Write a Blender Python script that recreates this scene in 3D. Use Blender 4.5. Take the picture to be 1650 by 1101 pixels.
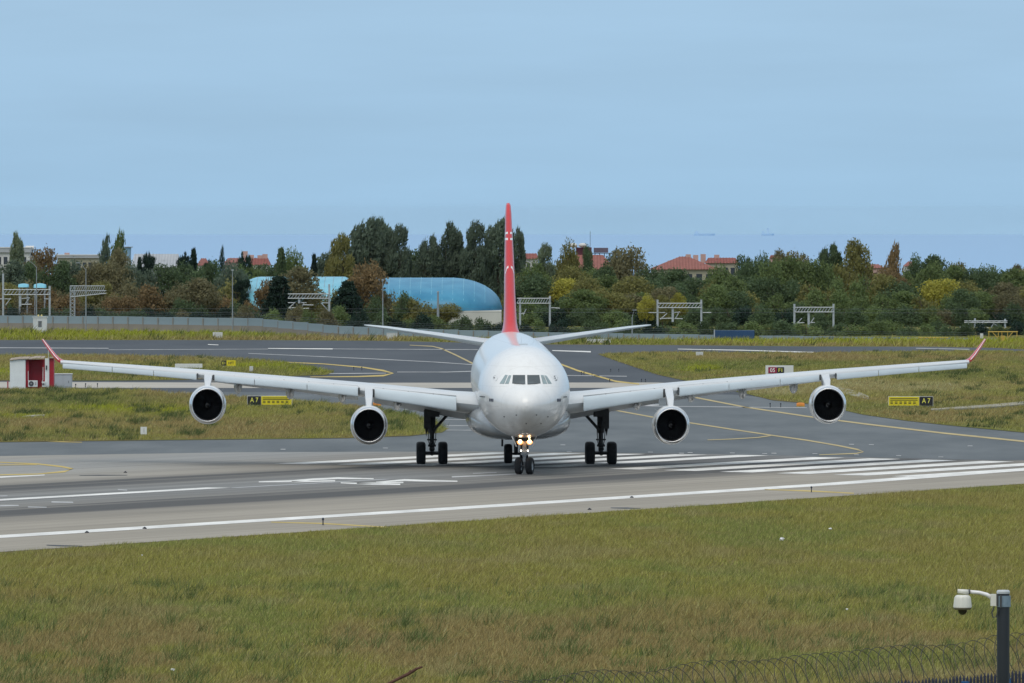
import bpy, bmesh, math, random
import numpy as np
from mathutils import Vector, Matrix
random.seed(7)
RNG = np.random.default_rng(11)
S = bpy.context.scene
for o in list(bpy.data.objects):
    bpy.data.objects.remove(o)
COL = S.collection

# ------------------------------------------------------------------ camera
F = 16400.0            # focal length in photograph pixels (1650 wide)
CAM_H = 16.2
TILT = math.atan((550.5 - 335.0) / F)
cam_d = bpy.data.cameras.new("camera")
cam = bpy.data.objects.new("camera", cam_d)
COL.objects.link(cam)
cam_d.sensor_width = 36.0
cam_d.lens = 36.0 * F / 1650.0
cam_d.clip_start = 1.0
cam_d.clip_end = 60000.0
cam.location = (0, 0, CAM_H)
cam.rotation_euler = (math.pi / 2 - TILT, 0, 0)
S.camera = cam

# ------------------------------------------------------------------ sky and sun
SUN_EL, SUN_AZ = math.radians(56), math.radians(200)      # azimuth clockwise from +Y
world = bpy.data.worlds.new("World")
S.world = world
world.use_nodes = True
wn, wl = world.node_tree.nodes, world.node_tree.links
wn.clear()
w_out = wn.new("ShaderNodeOutputWorld")
w_bg = wn.new("ShaderNodeBackground")
w_cl = wn.new("ShaderNodeBackground")
w_mix = wn.new("ShaderNodeMixShader")
sky = wn.new("ShaderNodeTexSky")
sky.sky_type = 'NISHITA'
sky.sun_disc = False
sky.sun_elevation = SUN_EL
sky.sun_rotation = SUN_AZ
sky.ozone_density = 3.0
sky.dust_density = 0.6
w_bg.inputs["Strength"].default_value = 0.07
wl.new(sky.outputs[0], w_bg.inputs["Color"])
# thin even overcast: a little paler towards the zenith, with faint streaks
tc = wn.new("ShaderNodeTexCoord")
sep = wn.new("ShaderNodeSeparateXYZ")
wl.new(tc.outputs["Generated"], sep.inputs[0])
ramp = wn.new("ShaderNodeValToRGB")
ramp.color_ramp.elements[0].position = 0.0
ramp.color_ramp.elements[0].color = (0.35, 0.585, 0.83, 1)
ramp.color_ramp.elements[1].position = 1.0
ramp.color_ramp.elements[1].color = (0.86, 0.93, 1.0, 1)
e = ramp.color_ramp.elements.new(0.03); e.color = (0.395, 0.615, 0.855, 1)
e = ramp.color_ramp.elements.new(0.25); e.color = (0.58, 0.72, 0.87, 1)
wl.new(sep.outputs["Z"], ramp.inputs[0])
mp = wn.new("ShaderNodeMapping")
mp.inputs["Scale"].default_value = (16, 16, 130)
mp.inputs["Rotation"].default_value = (0, math.radians(1.0), 0)
wl.new(tc.outputs["Generated"], mp.inputs[0])
nz = wn.new("ShaderNodeTexNoise")
nz.inputs["Scale"].default_value = 1.0
nz.inputs["Detail"].default_value = 4.0
nz.inputs["Roughness"].default_value = 0.55
wl.new(mp.outputs[0], nz.inputs["Vector"])
mr = wn.new("ShaderNodeMapRange")
mr.inputs["From Min"].default_value = 0.25
mr.inputs["From Max"].default_value = 0.75
mr.inputs["To Min"].default_value = 0.93
mr.inputs["To Max"].default_value = 1.06
wl.new(nz.outputs[0], mr.inputs["Value"])
vm = wn.new("ShaderNodeVectorMath"); vm.operation = 'SCALE'
wl.new(ramp.outputs[0], vm.inputs[0])
wl.new(mr.outputs[0], vm.inputs["Scale"])
wl.new(vm.outputs[0], w_cl.inputs["Color"])
w_cl.inputs["Strength"].default_value = 1.0
w_mix.inputs[0].default_value = 0.85
wl.new(w_bg.outputs[0], w_mix.inputs[1])
wl.new(w_cl.outputs[0], w_mix.inputs[2])
wl.new(w_mix.outputs[0], w_out.inputs["Surface"])

sun_d = bpy.data.lights.new("sun", 'SUN')
sun_d.energy = 1.5
sun_d.angle = math.radians(50)
sun_d.color = (1.0, 0.90, 0.76)
sun = bpy.data.objects.new("sun", sun_d)
COL.objects.link(sun)
sdir = Vector((math.sin(SUN_AZ) * math.cos(SUN_EL), math.cos(SUN_AZ) * math.cos(SUN_EL), math.sin(SUN_EL)))
sun.rotation_euler = sdir.to_track_quat('Z', 'Y').to_euler()
sun.location = (0, 300, 200)

S.view_settings.view_transform = 'Standard'
S.view_settings.look = 'None'
S.view_settings.exposure = 0.0
S.view_settings.gamma = 1.0
S.view_settings.use_curve_mapping = False
S.cycles.use_denoising = True
S.cycles.max_bounces = 6
S.cycles.diffuse_bounces = 3
S.cycles.glossy_bounces = 3
S.cycles.transparent_max_bounces = 6
S.cycles.volume_bounces = 0
S.cycles.caustics_reflective = False
S.cycles.caustics_refractive = False

# ------------------------------------------------------------------ pixel helpers (photograph pixels to places)
CT, ST = math.cos(TILT), math.sin(TILT)
def ray(px, py):
    v = (550.5 - py) / F
    return Vector(((px - 825.0) / F, CT + v * ST, -ST + v * CT))
def G(px, py, z=0.0):
    r = ray(px, py)
    t = (z - CAM_H) / r.z
    return Vector((r.x * t, r.y * t, z))
def at(px, py, d):
    r = ray(px, py)
    t = d / r.y
    return Vector((r.x * t, d, CAM_H + r.z * t))

# ------------------------------------------------------------------ materials
def nt(name):
    m = bpy.data.materials.new(name); m.use_nodes = True
    n, l = m.node_tree.nodes, m.node_tree.links
    return m, n, l, n["Principled BSDF"]
def pm(name, col, rough=0.6, metal=0.0, var=0.12, scale=3.0, stretch=(1, 1, 1), bump=0.0, spec=0.5, coat=0.0, world_space=False):
    m, n, l, b = nt(name)
    b.inputs["Roughness"].default_value = rough
    b.inputs["Metallic"].default_value = metal
    b.inputs["Specular IOR Level"].default_value = spec
    b.inputs["Coat Weight"].default_value = coat
    b.inputs["Coat Roughness"].default_value = 0.08
    t = n.new("ShaderNodeTexCoord"); mpn = n.new("ShaderNodeMapping")
    mpn.inputs["Scale"].default_value = stretch
    if world_space:
        g = n.new("ShaderNodeNewGeometry"); l.new(g.outputs["Position"], mpn.inputs[0])
    else:
        l.new(t.outputs["Object"], mpn.inputs[0])
    x = n.new("ShaderNodeTexNoise"); x.inputs["Scale"].default_value = scale; x.inputs["Detail"].default_value = 5
    l.new(mpn.outputs[0], x.inputs["Vector"])
    r = n.new("ShaderNodeMapRange"); r.inputs["From Min"].default_value = .25; r.inputs["From Max"].default_value = .75
    r.inputs["To Min"].default_value = 1 - var; r.inputs["To Max"].default_value = 1 + var
    l.new(x.outputs[0], r.inputs["Value"])
    s = n.new("ShaderNodeVectorMath"); s.operation = 'SCALE'; s.inputs[0].default_value = col
    l.new(r.outputs[0], s.inputs["Scale"]); l.new(s.outputs[0], b.inputs["Base Color"])
    if bump:
        bn = n.new("ShaderNodeBump"); bn.inputs["Strength"].default_value = bump; bn.inputs["Distance"].default_value = 0.05
        l.new(x.outputs[0], bn.inputs["Height"]); l.new(bn.outputs[0], b.inputs["Normal"])
    return m
def emit(name, col, strength):
    m, n, l, b = nt(name)
    b.inputs["Base Color"].default_value = (*col, 1)
    b.inputs["Emission Color"].default_value = (*col, 1)
    b.inputs["Emission Strength"].default_value = strength
    return m

# ------------------------------------------------------------------ mesh builder
class MB:
    def __init__(self):
        self.v, self.f = [], []
    def quad(self, a, b, c, d):
        i = len(self.v); self.v += [tuple(a), tuple(b), tuple(c), tuple(d)]; self.f.append((i, i+1, i+2, i+3)); return self
    def poly(self, pts):
        i = len(self.v); self.v += [tuple(p) for p in pts]; self.f.append(tuple(range(i, i+len(pts)))); return self
    def box(self, c, s, rz=0.0):
        i = len(self.v); cr, sr = math.cos(rz), math.sin(rz)
        for dz in (-.5, .5):
            for dx, dy in ((-.5, -.5), (.5, -.5), (.5, .5), (-.5, .5)):
                x, y = dx*s[0], dy*s[1]
                self.v.append((c[0]+x*cr-y*sr, c[1]+x*sr+y*cr, c[2]+dz*s[2]))
        for q in ((0,3,2,1),(4,5,6,7),(0,1,5,4),(1,2,6,5),(2,3,7,6),(3,0,4,7)):
            self.f.append(tuple(i+k for k in q))
        return self
    def tube(self, pts, rads, n=8, cap=True):
        pts = [Vector(p) for p in pts]
        if not hasattr(rads, '__len__'): rads = [rads]*len(pts)
        i0 = len(self.v); up = None
        for k, p in enumerate(pts):
            a = pts[max(k-1, 0)]; b = pts[min(k+1, len(pts)-1)]
            d = (b-a).normalized()
            if up is None:
                up = Vector((0, 0, 1)) if abs(d.z) < .9 else Vector((1, 0, 0))
            u = d.cross(up).normalized(); w = u.cross(d).normalized(); up = w
            for j in range(n):
                t = 2*math.pi*j/n
                q = p + (u*math.cos(t) + w*math.sin(t))*rads[k]
                self.v.append(tuple(q))
        for k in range(len(pts)-1):
            for j in range(n):
                a = i0+k*n+j; b = i0+k*n+(j+1) % n
                self.f.append((a, b, b+n, a+n))
        if cap:
            self.f.append(tuple(i0+j for j in reversed(range(n))))
            self.f.append(tuple(i0+(len(pts)-1)*n+j for j in range(n)))
        return self
    def loft(self, rings, cap0=True, cap1=True, closed=True):
        i0 = len(self.v); n = len(rings[0])
        for r in rings: self.v += [tuple(p) for p in r]
        for k in range(len(rings)-1):
            for j in range(n if closed else n-1):
                a = i0+k*n+j; b = i0+k*n+(j+1) % n
                self.f.append((a, b, b+n, a+n))
        if cap0: self.f.append(tuple(i0+j for j in reversed(range(n))))
        if cap1: self.f.append(tuple(i0+(len(rings)-1)*n+j for j in range(n)))
        return self
    def lathe(self, prof, o, axis, n=32, sq=(1, 1), cap0=False, cap1=False):
        """prof = [(t along axis, radius)]"""
        ax = Vector(axis).normalized()
        u = ax.cross(Vector((0, 0, 1)))
        if u.length < .1: u = Vector((1, 0, 0))
        u.normalize(); w = u.cross(ax).normalized(); o = Vector(o)
        rings = []
        for t, r in prof:
            rings.append([o + ax*t + (u*math.cos(2*math.pi*j/n)*sq[0] + w*math.sin(2*math.pi*j/n)*sq[1])*r for j in range(n)])
        return self.loft(rings, cap0, cap1)
    def ball(self, c, r, n=12):
        prof = [(-math.cos(math.pi*k/n), math.sin(math.pi*k/n)+1e-4) for k in range(n+1)]
        rr = r if hasattr(r, '__len__') else (r, r, r)
        rings = []
        for t, q in prof:
            rings.append([(c[0]+rr[0]*q*math.cos(2*math.pi*j/n), c[1]+rr[1]*q*math.sin(2*math.pi*j/n), c[2]+rr[2]*t) for j in range(n)])
        return self.loft(rings)
    def mesh(self, name, smooth=False):
        me = bpy.data.meshes.new(name)
        me.from_pydata(self.v, [], self.f)
        if smooth:
            me.polygons.foreach_set("use_smooth", [True]*len(me.polygons))
        me.update()
        return me
    def build(self, name, m, parent=None, smooth=False, fix=True):
        me = self.mesh(name, smooth)
        if fix:
            bm = bmesh.new(); bm.from_mesh(me); bmesh.ops.recalc_face_normals(bm, faces=bm.faces); bm.to_mesh(me); bm.free()
        o = bpy.data.objects.new(name, me); COL.objects.link(o)
        if m: me.materials.append(m)
        if parent: o.parent = parent
        return o
def smooth_angle(o, deg=35):
    me = o.data
    me.polygons.foreach_set("use_smooth", [True]*len(me.polygons))
    me.set_sharp_from_angle(angle=math.radians(deg))
    return o
def empty(name, loc, rz=0.0):
    o = bpy.data.objects.new(name, None); COL.objects.link(o)
    o.location = loc; o.rotation_euler = (0, 0, rz); o.empty_display_size = .2
    return o
def tag(o, label, cat, group=None):
    o["label"] = label; o["category"] = cat
    if group: o["group"] = group
    return o
def struct(o):
    o["kind"] = "structure"; return o
def share(name, me, parent=None, loc=(0, 0, 0), rz=0, sc=None, m=None):
    o = bpy.data.objects.new(name, me); COL.objects.link(o)
    o.location = loc; o.rotation_euler = (0, 0, rz)
    if sc: o.scale = sc
    if parent: o.parent = parent
    if m:
        if not me.materials: me.materials.append(m)
        o.material_slots[0].link = 'OBJECT'; o.material_slots[0].material = m
    return o
def copy_tree(o, parent=None):
    c = o.copy(); COL.objects.link(c); c.parent = parent
    for ch in o.children: copy_tree(ch, c)
    return c
def text_part(s, size, m, parent, loc, rot=(math.pi/2, 0, 0), name="lettering", sx=1.0, depth=0.004):
    cu = bpy.data.curves.new("t", 'FONT'); cu.body = s; cu.size = size; cu.extrude = depth
    cu.align_x = 'CENTER'; cu.align_y = 'CENTER'; cu.resolution_u = 3; cu.offset = 0.008*size
    tmp = bpy.data.objects.new("t", cu); COL.objects.link(tmp)
    dg = bpy.context.evaluated_depsgraph_get()
    me = bpy.data.meshes.new_from_object(tmp.evaluated_get(dg))
    bpy.data.objects.remove(tmp); bpy.data.curves.remove(cu)
    me.materials.clear(); me.materials.append(m)
    o = bpy.data.objects.new(name, me); COL.objects.link(o)
    o.parent = parent; o.location = loc; o.rotation_euler = rot; o.scale = (sx, 1, 1)
    return o
# smooth lattice noise for scattering
def vnoise(x, y, sc, seed):
    x = np.asarray(x)/sc; y = np.asarray(y)/sc
    xi = np.floor(x).astype(np.int64); yi = np.floor(y).astype(np.int64)
    xf = x-xi; yf = y-yi
    xf = xf*xf*(3-2*xf); yf = yf*yf*(3-2*yf)
    def h(a, b):
        k = (a*374761393 + b*668265263 + seed*1442695041) & 0xffffffff
        k = ((k ^ (k >> 13))*1274126177) & 0xffffffff
        return ((k ^ (k >> 16)) & 0xffff)/65535.0
    return (h(xi, yi)*(1-xf)+h(xi+1, yi)*xf)*(1-yf)+(h(xi, yi+1)*(1-xf)+h(xi+1, yi+1)*xf)*yf

# ================================================================== GROUND
def terrain(x, y):
    z = np.where(y < 330, 5.8*(330-y)/150.0, 0.0)
    z = np.minimum(z, 7.0)
    return np.where(y > 1750, -(np.minimum(y, 1950)-1750)*0.165, z)
def soil_material():
    m, n, l, b = nt("dry_turf_soil")
    g = n.new("ShaderNodeNewGeometry")
    mpn = n.new("ShaderNodeMapping"); mpn.inputs["Scale"].default_value = (.12, .03, .1)
    l.new(g.outputs["Position"], mpn.inputs[0])
    x = n.new("ShaderNodeTexNoise"); x.inputs["Scale"].default_value = 1; x.inputs["Detail"].default_value = 6
    l.new(mpn.outputs[0], x.inputs["Vector"])
    r = n.new("ShaderNodeValToRGB")
    r.color_ramp.elements[0].position = .32; r.color_ramp.elements[0].color = (.16, .125, .05, 1)
    r.color_ramp.elements[1].position = .68; r.color_ramp.elements[1].color = (.14, .15, .035, 1)
    l.new(x.outputs[0], r.inputs[0]); l.new(r.outputs[0], b.inputs["Base Color"])
    b.inputs["Roughness"].default_value = .95; b.inputs["Specular IOR Level"].default_value = .05
    return m
M_SOIL = soil_material()
ys = np.concatenate([np.linspace(60, 340, 29), np.linspace(400, 1700, 14), np.linspace(1750, 2000, 11)])
xs = np.linspace(-900, 900, 19)
mb = MB()
for y in ys:
    for x in xs: mb.v.append((x, y, float(terrain(x, np.array(y)))))
for j in range(len(ys)-1):
    for i in range(len(xs)-1):
        a = j*len(xs)+i; mb.f.append((a, a+1, a+1+len(xs), a+len(xs)))
ground = struct(mb.build("ground", M_SOIL, smooth=True))

def asphalt(name, c0, c1, stretch, rough=.85, streak=.35):
    m, n, l, b = nt(name)
    g = n.new("ShaderNodeNewGeometry")
    mpn = n.new("ShaderNodeMapping"); mpn.inputs["Scale"].default_value = stretch
    l.new(g.outputs["Position"], mpn.inputs[0])
    x = n.new("ShaderNodeTexNoise"); x.inputs["Scale"].default_value = 1; x.inputs["Detail"].default_value = 8; x.inputs["Roughness"].default_value = .62
    l.new(mpn.outputs[0], x.inputs["Vector"])
    r = n.new("ShaderNodeValToRGB")
    r.color_ramp.elements[0].position = .3; r.color_ramp.elements[0].color = (*c0, 1)
    r.color_ramp.elements[1].position = .7; r.color_ramp.elements[1].color = (*c1, 1)
    l.new(x.outputs[0], r.inputs[0]); l.new(r.outputs[0], b.inputs["Base Color"])
    b.inputs["Roughness"].default_value = rough; b.inputs["Specular IOR Level"].default_value = .25
    return m
M_ASPH_FAR = asphalt("dark_taxiway_asphalt", (.052, .060, .070), (.084, .094, .106), (.05, .012, 1))
M_ASPH_MID = asphalt("weathered_apron_asphalt", (.088, .102, .110), (.155, .170, .176), (.16, .03, 1))
M_STRIP = asphalt("pale_concrete_strip", (.36, .335, .29), (.46, .43, .38), (.1, .1, 1))
M_WHITE_PAINT = asphalt("white_road_paint", (.58, .575, .55), (.86, .85, .81), (.5, .15, 1))
M_FAINT_PAINT = asphalt("worn_white_paint", (.3, .31, .32), (.55, .55, .54), (.5, .15, 1))
M_YELLOW_PAINT = asphalt("yellow_road_paint", (.42, .32, .11), (.60, .46, .15), (.4, .15, 1))
M_DULL_YELLOW = asphalt("worn_yellow_paint", (.38, .31, .17), (.52, .42, .2), (.4, .15, 1))

def gpoly(name, pts, z, m):
    mb = MB(); mb.poly([G(x, y, z) for x, y in pts])
    me = mb.mesh(name); bm = bmesh.new(); bm.from_mesh(me)
    bmesh.ops.triangulate(bm, faces=bm.faces)
    bm.normal_update()
    for f in bm.faces:
        if f.normal.z < 0: f.normal_flip()
    bm.to_mesh(me); bm.free()
    o = bpy.data.objects.new(name, me); COL.objects.link(o); me.materials.append(m)
    return struct(o)
gpoly("taxiway", [(-500, 546), (0, 548.2), (400, 548.2), (620, 549.5), (900, 555.5), (1100, 556.5), (1300, 558.5), (1500, 559), (1600, 561), (1700, 566), (2100, 580), (2100, 640), (1300, 640), (900, 636), (-500, 634)], .004, M_ASPH_FAR)
gpoly("apron", [(-500, 630), (900, 633), (1180, 636), (1400, 655), (2100, 690), (2300, 760), (-600, 760)], .008, M_ASPH_MID)
gpoly("concrete_strip", [(-500, 614), (500, 617), (1060, 616.5), (1110, 619), (1060, 625), (500, 625.5), (-500, 624.5)], .014, M_STRIP)

# runway frame: u runs along the runway away from the camera, v across it
RP0 = G(0, 865.5); RU = (G(1350, 780)-RP0).normalized(); RN = Vector((-RU.y, RU.x, 0))
def R(u, v, z=0.0):
    p = RP0 + RU*u + RN*v
    return Vector((p.x, p.y, z))
def runway_material():
    m, n, l, b = nt("runway_concrete")
    g = n.new("ShaderNodeNewGeometry")
    def dot(vec, off):
        d = n.new("ShaderNodeVectorMath"); d.operation = 'DOT_PRODUCT'
        l.new(g.outputs["Position"], d.inputs[0]); d.inputs[1].default_value = vec
        a = n.new("ShaderNodeMath"); a.operation = 'SUBTRACT'; l.new(d.outputs["Value"], a.inputs[0]); a.inputs[1].default_value = off
        return a.outputs[0]
    u = dot(tuple(RU), RP0.dot(RU)); v = dot(tuple(RN), RP0.dot(RN))
    cb = n.new("ShaderNodeCombineXYZ"); l.new(u, cb.inputs[0]); l.new(v, cb.inputs[1])
    def noise(su, sv, detail=6, off=0.0):
        mp_ = n.new("ShaderNodeMapping"); mp_.inputs["Scale"].default_value = (su, sv, 1); mp_.inputs["Location"].default_value = (off, off*1.7, 0)
        l.new(cb.outputs[0], mp_.inputs[0])
        x = n.new("ShaderNodeTexNoise"); x.inputs["Scale"].default_value = 1; x.inputs["Detail"].default_value = detail; x.inputs["Roughness"].default_value = .6
        l.new(mp_.outputs[0], x.inputs["Vector"]); return x.outputs[0]
    def mth(op, a, c=None):
        k = n.new("ShaderNodeMath"); k.operation = op
        for i, q in enumerate((a, c)):
            if q is None: continue
            if isinstance(q, (int, float)): k.inputs[i].default_value = q
            else: l.new(q, k.inputs[i])
        return k.outputs[0]
    wob = noise(.02, .1, 4)
    vv = mth('ADD', v, mth('MULTIPLY', mth('SUBTRACT', wob, .5), 3.0))
    def band(c, w):       # rubber laid down along a wheel track
        d = mth('DIVIDE', mth('SUBTRACT', vv, c), w)
        return mth('EXPONENT', mth('MULTIPLY', mth('MULTIPLY', d, d), -1.0))
    st = noise(.012, .55, 7, 5.0)
    rub = mth('ADD', mth('ADD', band(17.2, 3.4), mth('MULTIPLY', band(40, 3.6), .85)), mth('MULTIPLY', band(27, 13), .50))
    gain = n.new("ShaderNodeMapRange"); gain.inputs["From Min"].default_value = .3; gain.inputs["From Max"].default_value = .7
    gain.inputs["To Min"].default_value = .45; gain.inputs["To Max"].default_value = 1.35; l.new(st, gain.inputs["Value"])
    rubber = mth('MULTIPLY', rub, gain.outputs[0])
    du_ = mth('DIVIDE', mth('SUBTRACT', mth('ADD', u, mth('MULTIPLY', mth('SUBTRACT', wob, .5), 20.0)), 150.0), 24.0)
    thr = mth('MULTIPLY', mth('EXPONENT', mth('MULTIPLY', mth('MULTIPLY', du_, du_), -1.0)), mth('MULTIPLY', band(26, 26), .75))
    rubber = mth('MINIMUM', mth('MAXIMUM', rubber, thr), .9)
    fine = n.new("ShaderNodeMapRange"); fine.inputs["From Min"].default_value = .5; fine.inputs["From Max"].default_value = .75; fine.inputs["To Max"].default_value = .38
    l.new(noise(.009, 1.3, 8, 9.0), fine.inputs["Value"])
    joint = mth('MULTIPLY', mth('LESS_THAN', mth('ABSOLUTE', mth('SUBTRACT', mth('FRACT', mth('MULTIPLY', v, .1333)), .5)), .014), .3)
    rubber = mth('MINIMUM', mth('ADD', rubber, mth('MULTIPLY', mth('ADD', fine.outputs[0], joint), .8)), .92)
    base = n.new("ShaderNodeValToRGB")
    base.color_ramp.elements[0].position = .3; base.color_ramp.elements[0].color = (.275, .247, .20, 1)
    base.color_ramp.elements[1].position = .72; base.color_ramp.elements[1].color = (.375, .338, .28, 1)
    l.new(noise(.03, .2, 7, 2.0), base.inputs[0])
    grey = n.new("ShaderNodeMix"); grey.data_type = 'RGBA'       # greyer, patched concrete between the tracks and along the far side
    patch = mth('MULTIPLY', mth('ADD', band(30, 9), mth('MULTIPLY', band(62, 12), 1.0)), .62)
    l.new(patch, grey.inputs["Factor"]); l.new(base.outputs[0], grey.inputs["A"]); grey.inputs["B"].default_value = (.285, .305, .315, 1)
    mix = n.new("ShaderNodeMix"); mix.data_type = 'RGBA'
    l.new(rubber, mix.inputs["Factor"]); l.new(grey.outputs["Result"], mix.inputs["A"]); mix.inputs["B"].default_value = (.062, .062, .062, 1)
    l.new(mix.outputs["Result"], b.inputs["Base Color"])
    b.inputs["Roughness"].default_value = .85; b.inputs["Specular IOR Level"].default_value = .25
    return m
M_RUNWAY = runway_material()
mb = MB()
us = [-160, -100, -50, 0, 50, 100, 130, 150]
def far_end(v): return 176 - max(0, (40-v))*0.62 - (max(0, v-52))*1.4
for i in range(len(us)-1):
    mb.quad(R(us[i], -10.2, .018), R(us[i+1], -10.2, .018), R(us[i+1], 14, .018), R(us[i], 14, .018)) if us[i+1] <= 150 else None
mb = MB()
mb.poly([R(-200, -10.2, .018), R(60, -10.4, .018), R(150, -9.6, .018), R(168, 0, .018), R(161, 12, .018), R(168, 33, .018), R(170, 51, .018), R(160, 66, .018), R(140, 78, .018), R(60, 96, .018), R(-200, 96, .018)])
runway = struct(mb.build("runway", M_RUNWAY))
def rquad(name, u0, u1, v0, v1, m, z=.026, sk0=0.0, sk1=0.0):
    mb = MB(); mb.quad(R(u0, v0, z), R(u1, v0, z), R(u1+sk1, v1, z), R(u0+sk0, v1, z))
    return struct(mb.build(name, m))
def strip(name, pts, m, z=.026, solid=False):
    """pts = [(px, py, thickness in px)]: a painted line traced on the ground"""
    mb = MB(); L = []
    for k, (x, y, t) in enumerate(pts):
        a = pts[max(k-1, 0)]; b = pts[min(k+1, len(pts)-1)]
        dx, dy = b[0]-a[0], b[1]-a[1]; q = math.hypot(dx, dy) or 1
        nx, ny = -dy/q, dx/q
        L.append((G(x+nx*t/2, y+ny*t/2, z), G(x-nx*t/2, y-ny*t/2, z)))
    for k in range(len(L)-1):
        mb.quad(L[k][0], L[k+1][0], L[k+1][1], L[k][1])
        if solid:
            dn_ = Vector((0, 0, -z))
            for j in (0, 1): mb.quad(L[k][j], L[k+1][j], L[k+1][j]+dn_, L[k][j]+dn_)
    return struct(mb.build(name, m))
# runway markings
mb = MB()
EL = [(-200, -.2), (0, 0), (49, -.4), (106, 0), (141, 2.2), (175, 5.5)]
for (u0, v0), (u1, v1) in zip(EL[:-1], EL[1:]):
    mb.quad(R(u0, v0-1.05, .026), R(u1, v1-1.05, .026), R(u1, v1+1.05, .026), R(u0, v0+1.05, .026))
struct(mb.build("edge_marking", M_WHITE_PAINT))
rquad("centreline_marking", 20, 83, 28.4, 29.9, M_WHITE_PAINT)
rquad("centreline_marking", 83, 104, 27.9, 28.5, M_FAINT_PAINT)
for k in range(6):
    v = 2.0+4.55*k; u = 121.5+(v-2.8)*.40
    rquad("threshold_stripe", u, u+34-k*.3, v-1.25, v+1.25, M_WHITE_PAINT, z=.030, sk0=.7, sk1=.7)
for k in range(5):
    v = 31.6+4.4*k; u = 133.5
    rquad("threshold_stripe", u, u+33, v-1.15, v+1.15, M_WHITE_PAINT, z=.030, sk0=.1, sk1=.1)
for nm, pts in (("a", [(417, 776.6, 1.5), (470, 775.5, 3), (505, 772.6, 3), (545, 770.6, 2.6), (602, 771.6, 1.6)]),
                ("b", [(470, 776.6, 1.8), (540, 774.9, 2)]), ("c", [(549, 778.2, 1.5), (600, 780, 2.6), (645, 780.6, 2.2)]),
                ("d", [(575, 778.9, 1.4), (650, 777.6, 2.2)]), ("e", [(606, 777.3, 1.5), (652, 773.6, 3), (680, 774.6, 2.8), (737, 775.6, 1.8)])):
    strip("runway_number_stroke", pts, M_WHITE_PAINT)
for pts in ([(728, 768.6, 2), (790, 766, 2), (842, 763.5, 1.5)], [(762, 763, 1.2), (800, 761.5, 1.4)], [(0, 815, 2.2), (30, 814.6, 1.6)], [(45, 817, 1.6), (75, 817.5, 1.4)],
            [(83, 809, 2), (118, 809.6, 2)], [(-20, 800, 1.6), (12, 799, 1.4)], [(190, 789, 1.3), (205, 790, 1.3)]):
    strip("worn_marking", pts, M_FAINT_PAINT)
strip("holding_marking", [(-60, 772, 2.6), (0, 769, 2.2), (72, 765.5, 1.5)], M_WHITE_PAINT)
strip("lead_off_line", [(-80, 746, 1.2), (0, 745, 1.4), (60, 747.6, 1.8), (100, 752, 2.4), (117, 755.6, 3.4), (104, 760, 2.4), (60, 764, 1.6), (-80, 767, 1.4)], M_YELLOW_PAINT, .030)
strip("lead_off_line", [(-80, 750.5, 1.2), (60, 748.6, 1.3)], M_YELLOW_PAINT, .034)
strip("shoulder_marking", [(437, 841.5, 1.3), (520, 843.6, 2), (622, 849.5, 1.6)], M_YELLOW_PAINT)
strip("shoulder_marking", [(1232, 788.8, 1.2), (1307, 791.4, 2), (1376, 795, 1.6)], M_YELLOW_PAINT)
strip("joint_stain", [(75, 878.5, 1.2), (100, 879.6, 2.2), (133, 880, 1.2)], M_ASPH_FAR)
strip("joint_stain", [(984, 818.5, 1.2), (1010, 818.8, 2), (1032, 819.4, 1)], M_ASPH_FAR)
strip("joint_stain", [(128, 766.2, .8), (160, 766, 1.4), (205, 765.8, .8)], M_ASPH_FAR)
# taxiway markings
strip("shoulder_marking", [(70, 711.2, .8), (100, 712, 1.3), (132, 712.8, .8)], M_YELLOW_PAINT)
strip("taxiway_line", [(660, 556.3, .8), (697, 558.2, 1.2), (712, 562, 1.8), (735, 572.5, 2), (759, 584.5, 2.3), (800, 604, 2.3)], M_DULL_YELLOW)
strip("taxiway_line", [(880, 578, 1.8), (905, 587.5, 2.2), (930, 597, 2.4), (960, 605.5, 2.5), (992, 614.5, 2.2), (1030, 619, 2)], M_YELLOW_PAINT)
strip("taxiway_line", [(1040, 622, 1.8), (1112, 639, 2), (1200, 656, 2), (1300, 671, 2), (1400, 684, 2.2), (1520, 698, 2.4), (1700, 716.5, 2.6)], M_DULL_YELLOW)
strip("taxiway_line", [(935, 647, 1.2), (985, 660, 1.6), (1050, 672, 1.8), (1112, 681.5, 1.8), (1180, 692, 1.8), (1240, 701, 1.8), (1300, 709.5, 1.8), (1350, 718, 2), (1382, 724.5, 2.2), (1391, 728, 2.4), (1380, 730.8, 1.6), (1320, 733, 1)], M_DULL_YELLOW)
strip("taxiway_line", [(1242, 702, 1.6), (1222, 705, 1.5), (1180, 707.6, 1.2), (1140, 709, .8)], M_DULL_YELLOW, .030)
strip("taxiway_curve", [(330, 579.6, 1), (420, 582, 1.1), (520, 586.4, 1.3), (585, 592, 1.8), (618, 597.4, 2.6), (633, 601.6, 3.6), (618, 605.4, 2.6), (575, 607, 1.6), (500, 607.5, 1)], M_YELLOW_PAINT)
strip("taxiway_edge_marking", [(500, 602.6, 1), (560, 602, 1.2), (622, 601.4, 1)], M_FAINT_PAINT)
strip("taxiway_edge_marking", [(400, 569.6, .7), (500, 574, .8), (600, 578.4, .9), (700, 583.5, .9), (765, 588, .9)], M_FAINT_PAINT)
strip("taxiway_edge_marking", [(-60, 560.3, 1), (0, 560.5, 1), (175, 561.4, 1)], M_FAINT_PAINT)
strip("taxiway_edge_marking", [(335, 555.2, .9), (352, 556, .9)], M_WHITE_PAINT)
strip("taxiway_edge_marking", [(432, 561.6, .9), (536, 562.4, 1.5)], M_WHITE_PAINT)
strip("taxiway_edge_marking", [(175, 563.8, .6), (432, 562.6, .6)], M_FAINT_PAINT)
strip("taxiway_edge_marking", [(536, 562.4, .7), (770, 563.5, .8)], M_FAINT_PAINT)
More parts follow.
